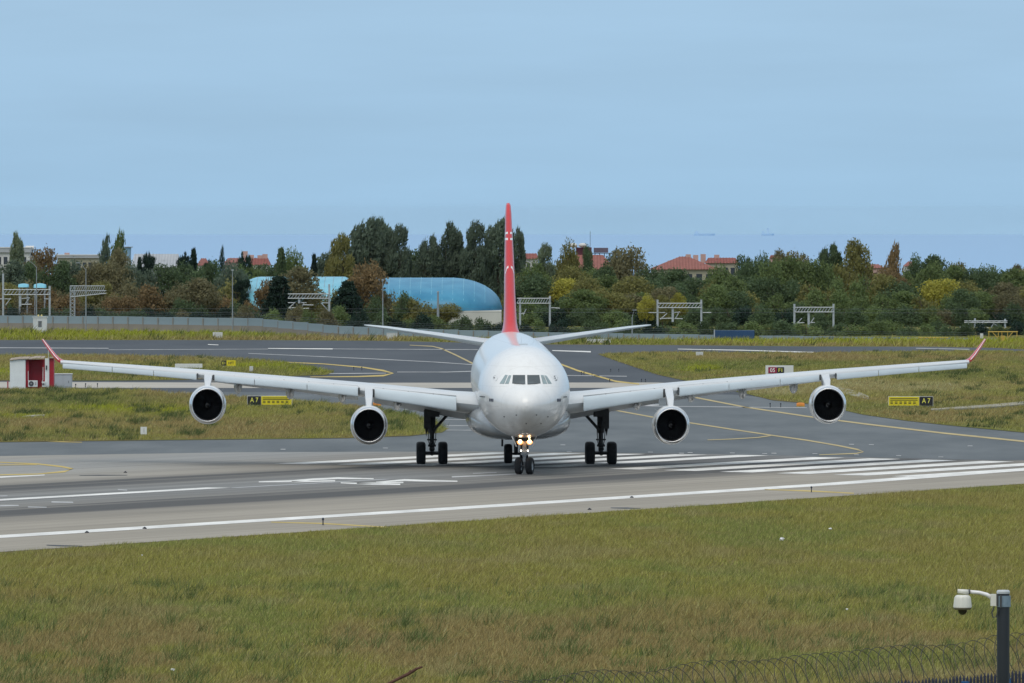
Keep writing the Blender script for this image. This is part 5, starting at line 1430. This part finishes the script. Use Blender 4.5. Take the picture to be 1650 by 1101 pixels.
def leaf_cloud(cent, rad, n, rng, size, up=0.0, lean=0.0, shell=.45, aniso=1.0):
    """leaf-sized triangles through ellipsoid blobs"""
    cent, rad = np.array(cent), np.array(rad)
    w = rad.prod(1)**(2/3); pick = rng.choice(len(cent), n, p=w/w.sum())
    dirs = rng.normal(size=(n, 3)); dirs /= np.linalg.norm(dirs, axis=1)[:, None]
    rr = shell+(1-shell)*rng.random(n)**.6
    rr *= 1+.12*rng.normal(size=n)
    c = cent[pick]+dirs*rad[pick]*rr[:, None]
    ax = rng.normal(size=(n, 3))+np.array([lean, 0, up]); ax /= np.linalg.norm(ax, axis=1)[:, None]
    nrm = dirs+rng.normal(size=(n, 3))*.7; sd = np.cross(ax, nrm); sd /= np.linalg.norm(sd, axis=1)[:, None]+1e-9
    s = size*rng.uniform(.6, 1.5, n)[:, None]
    return np.stack([c-sd*s*.55-ax*s*.4, c+sd*s*.55-ax*s*.4, c+ax*s*aniso], 1)
def crown_mesh(kind, seed, n=3600):
    rng = np.random.default_rng(seed); T = []
    if kind == 'broad':
        C, Rr = [(0, 0, .55)], [(.34, .34, .36)]
        for k in range(24):
            t = rng.uniform(0, 2*math.pi); e = rng.uniform(-.75, 1); q = math.sqrt(max(0, 1-e*e))
            C.append((.33*q*math.cos(t), .33*q*math.sin(t), .52+.34*e)); r = rng.uniform(.13, .22); Rr.append((r, r, r*.8))
        T.append(leaf_cloud(C, Rr, n, rng, .030, .5, .3))
    elif kind == 'tall':
        C, Rr = [(.02, 0, .48)], [(.30, .30, .37)]
        for s in range(44):
            t = rng.uniform(0, 2*math.pi); e = rng.uniform(-.9, 1)**1; q = math.sqrt(max(0, 1-e*e))
            z = .48+.40*e; r = rng.uniform(.08, .14)
            C.append((.31*q*math.cos(t)+.14*z*z-.04, .31*q*math.sin(t), z)); Rr.append((r, r, r*.8))
        T.append(leaf_cloud(C, Rr, int(n*1.8), rng, .023, 1.0, 1.2, .5, 1.8))
    elif kind == 'slim':
        C, Rr = [], []
        for z in np.linspace(.05, .95, 16):
            f = math.sin(math.pi*min(1, .2+.78*z))**.7
            C.append((-.06+.22*z*z+rng.normal(0, .04), rng.normal(0, .05), z)); Rr.append((.36*f+.03, .36*f+.03, .06))
        T.append(leaf_cloud(C, Rr, int(n*.7), rng, .032, 1.6, 1.1, .4, 1.8))
    elif kind == 'conifer':
        for lv in range(15):
            z = .06+.90*lv/15; r = .48*(1-lv/15.5)**.85*rng.uniform(.8, 1.12)
            m = int(9+12*(1-lv/15))
            for b in range(m):
                t = 2*math.pi*(b+rng.random())/m; q = r*rng.uniform(.75, 1.1)
                C = [(q*u*math.cos(t), q*u*math.sin(t), z+.02-.05*u+.04*u*u) for u in (.35, .65, .92)]
                T.append(leaf_cloud(C, [(.07, .07, .036)]*3, int(n/15/m*1.5)+2, rng, .034, .2, .2, .2, 1.4))
    elif kind == 'pine':
        C, Rr = [], []
        for k in range(17):
            z = rng.uniform(.2, .9); r = .34*(1-.55*z); t = rng.uniform(0, 2*math.pi)
            C.append((r*math.cos(t), r*math.sin(t), z)); q = rng.uniform(.09, .17); Rr.append((q*1.1, q*1.1, q*.55))
        for k in range(6): C.append((rng.normal(0, .06), rng.normal(0, .06), .55+.075*k)); Rr.append((.11-.012*k, .11-.012*k, .07))
        T.append(leaf_cloud(C, Rr, n, rng, .026, 1.2, .1, .3, 1.6))
    elif kind == 'cypress':
        C, Rr = [], []
        for z in np.linspace(.03, .95, 18):
            f = math.sin(math.pi*min(1, .25+.74*z))**.8; C.append((rng.normal(0, .03), rng.normal(0, .03), z)); Rr.append((.42*f+.02, .42*f+.02, .05))
        T.append(leaf_cloud(C, Rr, int(n*.6), rng, .03, 2.2, .1, .5, 1.6))
    elif kind == 'bush':
        C, Rr = [], []
        for k in range(18):
            t = rng.uniform(0, 2*math.pi); q = .36*math.sqrt(rng.random()); z = .12+.55*(1-(q/.42)**2)*rng.uniform(.6, 1.15)
            C.append((q*math.cos(t), q*math.sin(t), z)); r = rng.uniform(.11, .19); Rr.append((r, r, r*1.5))
        T.append(leaf_cloud(C, Rr, int(n*.75), rng, .030, .6, .3))
    V = np.concatenate(T).astype(np.float32); nb = len(V)
    V[..., 2] = np.maximum(V[..., 2], .005)
    me = bpy.data.meshes.new(kind+"_crown")
    me.vertices.add(nb*3); me.vertices.foreach_set("co", V.reshape(-1)); me.loops.add(nb*3); me.loops.foreach_set("vertex_index", np.arange(nb*3, dtype=np.int32))
    me.polygons.add(nb); me.polygons.foreach_set("loop_start", np.arange(0, nb*3, 3, dtype=np.int32)); me.update(); me.validate()
    me.materials.append(LEAF['green'])
    return me
def trunk_mesh(kind, seed):
    rng = np.random.default_rng(seed); mb = MB()
    top = .9 if kind in ('conifer', 'cypress', 'slim') else .6
    mb.tube([(0, 0, -.02), (.01, 0, top*.5), (.02, 0, top)], [.035, .024, .006], 7)
    for k in range(6 if kind != 'cypress' else 2):
        t = rng.uniform(0, 2*math.pi); z = rng.uniform(.12, .45); q = rng.uniform(.15, .3); mb.tube([(0, 0, z), (q*.6*math.cos(t), q*.6*math.sin(t), z+.14), (q*math.cos(t), q*math.sin(t), z+.32)], [.016, .011, .003], 5)
    me = mb.mesh(kind+"_trunk"); me.materials.append(M_BARK); return me
KINDS = ('broad', 'tall', 'slim', 'conifer', 'pine', 'cypress', 'bush')
CR = {k: [crown_mesh(k, 100+7*i+j, 5200 if k in ('tall', 'broad') else 4200) for j in range(3 if k in ('broad', 'bush', 'tall') else 2)] for i, k in enumerate(KINDS)}
TRK = {k: trunk_mesh(k, 40+i) for i, k in enumerate(KINDS)}
NAMES = {'broad': 'broadleaf_tree', 'tall': 'poplar_tree', 'slim': 'poplar_tree', 'conifer': 'conifer_tree', 'pine': 'pine_tree', 'cypress': 'cypress_tree', 'bush': 'bush'}
tree_n = 0
def tree(px, ytop, wpx, kind, leaf, d, label, group=None, rot=None):
    global tree_n
    b = at(px, 400, d); b.z = -1.3 if kind == 'bush' else 0
    h = (at(px, ytop, d).z-b.z)*1.03; w = wpx*d/F*1.22
    o = empty(NAMES[kind], b, rot if rot is not None else (random.uniform(-.5, .5) if kind in ('tall', 'slim') else random.uniform(0, 6.28)))
    tag(o, label, "bush" if kind == 'bush' else "tree", group)
    share("crown", CR[kind][tree_n % len(CR[kind])], o, (0, 0, 0), 0, (w, w, h), LEAF[leaf])
    share("trunk", TRK[kind], o, (0, 0, 0), 0, (w, w, h))
    tree_n += 1
    return o
T = tree
# --- individually recognisable trees
T(25, 373, 30, 'tall', 'grey', 1440, "tall pale poplar rising alone at the far left")
T(72, 399, 52, 'broad', 'brown', 1430, "big russet tree beside the far left poplar")
T(48, 418, 40, 'broad', 'dull', 1425, "dull brown tree between the pale poplar and the russet tree")
T(100, 417, 30, 'bush', 'dull', 1425, "brownish shrub tree under the white flat block")
T(167, 385, 27, 'slim', 'poplar', 1440, "left one of the two leaning poplars")
T(188, 378, 36, 'slim', 'green', 1436, "right and taller one of the two leaning poplars")
T(190, 402, 44, 'broad', 'dull', 1430, "brownish tree under the two leaning poplars")
T(225, 413, 22, 'conifer', 'deep', 1430, "left dark conifer before the grey depot")
T(241, 410, 28, 'pine', 'deep', 1428, "right dark conifer before the grey depot")
T(297, 408, 34, 'pine', 'deep', 1430, "dark pine left of the pointed pine")
T(312, 399, 28, 'conifer', 'deep', 1434, "pointed dark pine above the olive thicket")
T(335, 420, 26, 'pine', 'deep', 1430, "small dark pine just left of the cypress")
T(358, 400, 16, 'cypress', 'deep', 1432, "slim dark cypress spire")
T(394, 408, 30, 'pine', 'deep', 1460, "dark pine above the left hall's end")
T(382, 428, 44, 'broad', 'green', 1450, "green tree right of the cypress")
T(412, 430, 40, 'bush', 'green', 1500, "green tree under the red tiled house")
T(453, 398, 36, 'conifer', 'dark', 1480, "spiky dark tree above the left hall")
T(474, 401, 40, 'broad', 'green', 1485, "green tree right of the spiky dark tree")
T(506, 408, 22, 'conifer', 'deep', 1490, "small dark conifer left of the tall brownish poplar")
T(547, 372, 48, 'tall', 'olive', 1490, "brownish tall poplar at the left of the tall clump")
T(588, 347, 66, 'tall', 'poplar', 1500, "highest tall poplar left of the tail fin")
T(612, 350, 50, 'tall', 'poplar', 1505, "tall poplar second in the left clump")
T(641, 357, 48, 'tall', 'poplar', 1500, "tall poplar at the right end of the left clump")
T(690, 377, 46, 'tall', 'poplar', 1500, "shorter poplar starting the clump beside the fin")
T(725, 357, 48, 'tall', 'poplar', 1502, "broad poplar second in the clump beside the fin")
T(765, 351, 50, 'tall', 'poplar', 1498, "tall poplar third in the clump beside the fin")
T(803, 347, 60, 'tall', 'poplar', 1500, "tall dark poplar right behind the tail fin")
T(835, 366, 26, 'tall', 'poplar', 1502, "narrow poplar edging out right of the tail fin")
T(877, 388, 38, 'tall', 'grey', 1470, "windblown silvery poplar right of the tail fin")
T(915, 388, 36, 'broad', 'olive', 1490, "bronze green tree before the dark plant room")
T(946, 397, 22, 'broad', 'dark', 1480, "slender dark tree in front of the large red roof")
T(1012, 397, 66, 'broad', 'dull', 1480, "large bronze dark tree right of the large red roof")
T(990, 410, 44, 'broad', 'dark', 1482, "dark tree at the foot of the large bronze tree")
T(560, 452, 70, 'conifer', 'deep', 1392, "large dark fir in front of the blue hall")
T(450, 444, 74, 'conifer', 'deep', 1392, "large dark fir in front of the paler hall")
T(590, 421, 62, 'broad', 'brown', 1398, "rust brown tree standing before the blue hall's middle")
T(484, 432, 74, 'broad', 'dull', 1402, "olive brown tree overlapping the paler hall")
T(620, 440, 40, 'bush', 'dull', 1400, "brown leafy branch tree beside the rust brown tree")
T(432, 448, 40, 'broad', 'brown', 1400, "rust shrub tree left of the paler hall's fir")
T(536, 458, 36, 'bush', 'olive', 1400, "olive shrub left of the blue hall's fir")
T(509, 466, 48, 'bush', 'olive', 1400, "olive shrub between the two firs")
T(390, 448, 36, 'pine', 'deep', 1400, "dark pine before the paler hall's left end")
T(404, 478, 34, 'bush', 'brown', 1392, "pinkish brown shrub under the paler hall's left end")
T(1200, 411, 36, 'broad', 'dark', 1500, "dark tree right of the cream house")
T(1226, 408, 34, 'broad', 'dark', 1502, "round dark tree second right of the cream house")
T(1256, 404, 34, 'broad', 'dull', 1504, "russet green tree left of the right tall oaks")
T(1285, 405, 50, 'broad', 'dull', 1500, "broad bronze tree under the right tall oaks' left shoulder")
T(1335, 391, 48, 'tall', 'dark', 1500, "tall dark oak, left one of the right skyline pair")
T(1377, 388, 52, 'broad', 'olive', 1498, "tall olive oak, right one of the right skyline pair")
T(1437, 396, 34, 'slim', 'brown', 1500, "feathery russet tree alone on the right skyline")
T(1476, 411, 36, 'broad', 'dark', 1502, "dark tree beside the small red roof on the right")
T(1506, 413, 60, 'broad', 'dark', 1498, "large round dark tree on the right skyline")
T(1545, 422, 40, 'broad', 'olive', 1500, "olive tree sloping down from the round dark tree")
T(1585, 428, 60, 'broad', 'green', 1495, "green domed tree near the right edge")
T(1640, 428, 36, 'broad', 'dull', 1500, "russet tree cut by the right edge")
T(572, 530, 10, 'conifer', 'yellow', 1372, "small bright green conifer shrub at the wall before the fir") if False else None
# --- trees and bushes that nothing tells apart: rows of the wood
rs = random.Random(3)
ADJ = {'dark': 'dark green', 'deep': 'blackish green', 'green': 'fresh green', 'olive': 'olive', 'brown': 'russet', 'rust': 'orange', 'yellow': 'yellow green', 'grey': 'silvery', 'poplar': 'sombre green', 'dull': 'brownish'}
SPOT = [(0, "by the photo's left edge"), (60, "behind the leftmost gantry"), (140, "behind the lattice mast arm"), (225, "below the grey depot"), (300, "below the pointed pine"), (360, "below the cypress"), (420, "left of the paler hall's fir"), (485, "between the two firs"),
        (560, "around the blue hall's fir"), (620, "right of the blue hall's fir"), (690, "below the hall's crest"), (770, "left of the fin"), (850, "right beside the fin"), (915, "under the plant room roof"), (985, "left below the bronze tree"), (1050, "behind the twin post gantry"),
        (1110, "under the long red slope"), (1180, "above the blue container"), (1240, "left of the far right gantry"), (1310, "behind the far right gantry"), (1370, "under the olive oak"), (1440, "under the feathery russet tree"), (1510, "under the round dark tree"), (1580, "above the right winglet"), (1645, "by the photo's right edge")]
def row(x0, x1, step, ytop, jit, w, kinds, leaves, d, where, group):
    x = x0
    while x < x1:
        yt = (ytop(x) if callable(ytop) else ytop)+rs.uniform(-jit, jit)
        kd, lf = rs.choice(kinds), rs.choice(leaves); xx = x+rs.uniform(-6, 6)
        spot = min(SPOT, key=lambda q: abs(q[0]-xx))[1]
        T(xx, yt, w*rs.uniform(.8, 1.25), kd, lf, d+rs.uniform(-8, 8), ADJ[lf]+(" bush " if kd == 'bush' else " tree ")+where+", "+spot, group)
        x += step*rs.uniform(.8, 1.2)
sky_r = lambda x: float(np.interp(x, [830, 900, 1000, 1050, 1100, 1190, 1210, 1300, 1390, 1420, 1500, 1560, 1660], [412, 428, 427, 427, 429, 424, 418, 412, 414, 424, 420, 430, 434]))
row(838, 1670, 30, lambda x: sky_r(x)+4, 4, 56, ('broad', 'broad', 'bush'), ('dark', 'green', 'olive', 'dull', 'green', 'dark', 'green', 'brown'), 1465, "in the wood's back row", "back row of the right wood")
row(850, 1670, 34, lambda x: sky_r(x)+24, 7, 58, ('broad', 'bush'), ('dark', 'green', 'olive', 'olive', 'dark', 'green', 'dull', 'dark', 'yellow'), 1440, "in the wood's middle", "middle of the right wood")
row(846, 1670, 34, 466, 8, 58, ('broad', 'bush'), ('dark', 'dark', 'green', 'olive', 'green', 'green', 'dull'), 1415, "in the wood's lower part", "lower right wood")
row(842, 1670, 28, 489, 6, 50, ('bush',), ('dark', 'dark', 'green', 'deep', 'dull', 'dark'), 1388, "behind the railway", "bushes behind the railway")
row(842, 1700, 26, 514, 5, 46, ('bush',), ('dark', 'deep', 'dark', 'green'), 1290, "just behind the wall", "bushes behind the wall on the right")
row(1042, 1112, 22, 474, 4, 30, ('broad',), ('yellow', 'olive'), 1384, "rising past the railway", "yellow trees behind the gantry")
row(655, 752, 26, lambda x: 474+(x-655)*.18, 5, 46, ('bush', 'broad'), ('dark', 'green', 'dark', 'olive'), 1396, "before the hall's end", "bushes before the hall's right end")
row(575, 830, 24, lambda x: 503+max(0, x-740)*.14, 5, 42, ('bush',), ('dark', 'green', 'deep', 'dark'), 1320, "low behind the wall", "low bushes below the hall")
row(606, 660, 24, 464, 5, 48, ('bush',), ('green', 'dark'), 1394, "before the hall", "bushes before the hall's middle")
row(395, 575, 24, 490, 6, 42, ('bush',), ('dull', 'dark', 'deep', 'green'), 1358, "behind the stepped wall", "low shrubs behind the stepped wall")
row(-10, 380, 26, 422, 5, 48, ('broad', 'broad', 'bush'), ('dark', 'poplar', 'dark', 'dull'), 1420, "in the left back thicket", "back thicket on the left")
row(-10, 400, 28, 450, 6, 58, ('bush', 'broad'), ('dull', 'brown', 'dull', 'olive'), 1400, "in the left thicket", "brown trees in the left thicket")
row(-10, 400, 26, 474, 6, 54, ('bush',), ('dull', 'brown', 'dark', 'dull'), 1390, "low in the left thicket", "brown shrubs in the lower left thicket")
row(-10, 400, 26, 493, 4, 46, ('bush',), ('deep', 'dark', 'deep', 'dull'), 1380, "low behind the left wall", "low shrubs behind the left wall")
row(525, 830, 28, 405, 8, 54, ('broad', 'tall'), ('poplar', 'dark', 'poplar'), 1512, "filling the tall clump", "dark trees behind the blue hall")
row(400, 530, 28, 428, 5, 48, ('broad',), ('green', 'dark', 'olive'), 1510, "behind the paler hall", "trees behind the paler hall")

byl = {}
for o in COL.objects:
    if o.parent is None and o.get("category") in ("tree", "bush"): byl.setdefault(o["label"], []).append(o)
for lab, v in byl.items():
    v.sort(key=lambda q: q.location.x/q.location.y)
    if len(v) == 2:
        v[0]["label"] = lab+", left twin"; v[1]["label"] = lab+", right twin"
    elif len(v) == 3:
        for q, w_ in zip(v, ("leftmost", "middle", "rightmost")): q["label"] = lab+", "+w_+" one"

# ================================================================== NEAR FENCE AND CAMERA POLE
M_RAZOR = pm("grey_razor_wire", (.06, .052, .042), .5, .4, .2, 20)
M_PICKET = pm("dark_blue_picket_paint", (.022, .026, .055), .5, 0, .2, 10)
M_BCAP = pm("bright_blue_post_paint", (.012, .10, .28), .5, 0, .1, 8)
FA_, FB_ = Vector(((1690-825)/F*178, 178, 0)), Vector(((800-825)/F*189, 189, 0))
fz = lambda t: 8.74*(1-t)+7.38*t          # top of the coil along the line
fence = empty("perimeter_fence", (FA_.x, FA_.y, float(terrain(0, np.array(178.0))))); tag(fence, "dark picket fence with razor wire coil at the bottom right", "fence")
O = Vector(fence.location); dirv = (FB_-FA_); LEN = dirv.length; dn = dirv.normalized(); sn = Vector((-dn.y, dn.x, 0))
def fpos(s): return FA_+dn*s-O
L = []; n = 22; turns = int(LEN/.27)
for k in range(turns*n+1):
    s = LEN*k/(turns*n); a = 2*math.pi*k/n; t = s/LEN
    rad = .43*(1+.07*math.sin(s*2.3))
    p = fpos(s+.16*math.sin(a*.5+1)*0)+sn*(rad*math.cos(a)); p.z = fz(t)-.43+rad*math.sin(a)+.03*math.sin(s*1.7)-O.z
    L.append(p+dn*(.22*math.sin(a)))
MB().tube(L, .0065, 4).build("razor_coil", M_RAZOR, fence)
pk = MB(); pk.box((0, 0, -.95), (.035, .03, 1.9)); pk.v += [(-.0175, -.015, 0), (.0175, -.015, 0), (.0175, .015, 0), (-.0175, .015, 0), (0, 0, .07)]; i = len(pk.v)-5
pk.f += [(i, i+1, i+4), (i+1, i+2, i+4), (i+2, i+3, i+4), (i+3, i, i+4)]
pk_me = pk.mesh("picket"); pk_me.materials.append(M_PICKET)
rz = math.atan2(dn.y, dn.x)
s = 0.2
while s < LEN*.98:
    p = fpos(s); t = s/LEN
    share("picket", pk_me, fence, (p.x, p.y, fz(t)-.66-O.z+(.02*math.sin(s*9))), rz); s += .088
for off in (-.95, -2.2):
    MB().tube([Vector((fpos(s_).x, fpos(s_).y, fz(s_/LEN)+off-O.z)) for s_ in (0, LEN*.5, LEN)], .03, 6).build("rail", M_PICKET, fence)
for s_ in (1.05, 2.1, 4.5, 7.0, 9.5):
    p = fpos(s_); t = s_/LEN
    MB().box((p.x-.0, p.y-.08, fz(t)-.70-1.25-O.z), (.14, .12, 2.5)).build("fence_post", M_BCAP, fence)

cpos = at(1616.5, 1000, 174.5); gz = float(terrain(0, np.array(174.5)))
cpole = empty("camera_pole", (cpos.x, cpos.y, gz)); tag(cpole, "dark pole carrying a white dome security camera at the lower right", "camera pole")
def cp(px, py, dy=0.0):
    q = at(px, py, 174.5); return Vector((q.x-cpos.x, dy, q.z-gz))
M_POLE = pm("dark_grey_pole_paint", (.018, .022, .028), .45, 0, .45, 2.5, (1, 1, .3))
M_BAND = pm("blue_grey_band", (.20, .27, .33), .4, .2, .25, 6)
M_CAMW = pm("cream_camera_plastic", (.70, .69, .62), .4, 0, .06, 6)
r = 10.2*174.5/F
zt = cp(1617, 951).z
MB().tube([(0, 0, 0), (0, 0, zt-.05)], r, 20).build("pole", M_POLE, cpole, smooth=False)
MB().lathe([(0, r*1.04), (.035, r*1.06), (.06, r*.9), (.065, .01)], (0, 0, zt-.06), (0, 0, 1), 20).build("pole_cap", pm("pale_cap", (.5, .53, .55), .5), cpole)
zb0, zb1 = cp(0, 978).z, cp(0, 960).z
MB().lathe([(0, r*1.10), (zb1-zb0, r*1.10)], (.008, 0, zb0), (0, 0, 1), 24, cap0=True, cap1=True).build("band_clamp", M_BAND, cpole)
MB().box((-r*.45, -r*1.04, (zb0+zb1)/2), (.03, .06, zb1-zb0+.02)).build("clamp_bolt", M_SEAM, cpole)
q0 = cp(1601.5, 967); MB().box((q0.x-.01, 0, q0.z), (.095, .16, .20)).build("bracket_box", M_CAMW, cpole)
MB().box((q0.x+.055, 0, q0.z), (.04, .15, .19)).build("bracket_back", M_SEAM, cpole)
MB().tube([cp(1598, 964), cp(1590, 958.6), cp(1578, 955.2), cp(1562, 953.6)], [.038, .036, .032, .030], 12).build("bracket_arm", M_LINE, cpole, smooth=True)
MB().tube([cp(1563, 953.8), cp(1560.5, 953.8)], .044, 12).build("arm_collar", M_SEAM, cpole)
hd = cp(1551, 974)
kk = 174.5/F
MB().tube([cp(1561, 954.5), cp(1543, 952.6)], [.045, .035], 12).build("arm_tip", M_CAMW, cpole, smooth=True)
dome = MB().lathe([(0, .02), (0, 9*kk), (1.5*kk, 12*kk), (6*kk, 13*kk), (14*kk, 14.2*kk), (18.5*kk, 14.6*kk), (20*kk, 14.6*kk)], (hd.x, 0, cp(0, 959).z), (0, 0, -1), 24).build("camera_housing", M_CAMW, cpole, smooth=True)
for k in range(12):
    t = 2*math.pi*k/12; MB().tube([(hd.x+12.6*kk*math.cos(t), 12.6*kk*math.sin(t), cp(0, 962).z), (hd.x+14.5*kk*math.cos(t), 14.5*kk*math.sin(t), cp(0, 978).z)], .006, 4).build("housing_rib", M_CAMW, dome)
MB().lathe([(0, 14.5*kk), (1.5*kk, 14.3*kk), (3.6*kk, 12.5*kk), (3.8*kk, 7*kk)], (hd.x, 0, cp(0, 979).z), (0, 0, -1), 24).build("housing_rim", pm("grey_brown_rim", (.20, .18, .14), .5), dome, smooth=True)
MB().lathe([(0, 7.4*kk), (3*kk, 7.2*kk), (6*kk, 5.4*kk), (8*kk, 2.4*kk), (8.4*kk, .005)], (hd.x, 0, cp(0, 982.8).z), (0, 0, -1), 20).build("dome_lens", pm("black_dome_lens", (.01, .01, .015), .08, spec=.8), dome, smooth=True)
MB().tube([cp(1602, 977, -.05), cp(1598, 987, -.05), cp(1600, 995, -.05), cp(1605, 994, -.06), cp(1608, 982, -.1)], .012, 6).build("cable_loop", M_SEAM, cpole)
# rusty bar sticking up at the bottom of the frame
rb = at(640, 1098, 338)
b = Vector((rb.x, rb.y, float(terrain(0, np.array(rb.y)))))
stake = empty("rusty_bar", b); tag(stake, "bent rusty metal bar poking from the grass at the bottom middle", "scrap metal")
def sp(px, py, dy=0.0):
    q = at(px, py, 338); return Vector((q.x-b.x, dy, max(0.02, q.z-b.z)))
M_RUST = pm("rusty_iron", (.10, .045, .03), .9, 0, .4, 6)
MB().tube([sp(622, 1104), sp(640, 1095), sp(660, 1085), sp(671, 1078), sp(681, 1074.5)], [.05, .05, .055, .045, .03], 8).build("bar", M_RUST, stake)
MB().tube([sp(655, 1089), sp(662, 1081), sp(664, 1083)], [.05, .04, .02], 6).build("bent_tab", M_RUST, stake)

# ================================================================== HAZE
HZ = 5e-6
hz = bpy.data.materials.new("thin_haze"); hz.use_nodes = True
hn, hl = hz.node_tree.nodes, hz.node_tree.links
hn.clear(); ho = hn.new("ShaderNodeOutputMaterial"); hv = hn.new("ShaderNodeVolumePrincipled")
hv.inputs["Color"].default_value = (.97, .985, 1.0, 1); hv.inputs["Density"].default_value = HZ; hv.inputs["Anisotropy"].default_value = .85
hl.new(hv.outputs[0], ho.inputs["Volume"])
mb = MB(); mb.box((0, 9200, -7.5), (15000, 18500, 51)); haze = mb.build("haze", hz); haze["kind"] = "stuff"; haze["label"] = "thin pale blue haze lying over the airfield and sea"; haze["category"] = "haze"
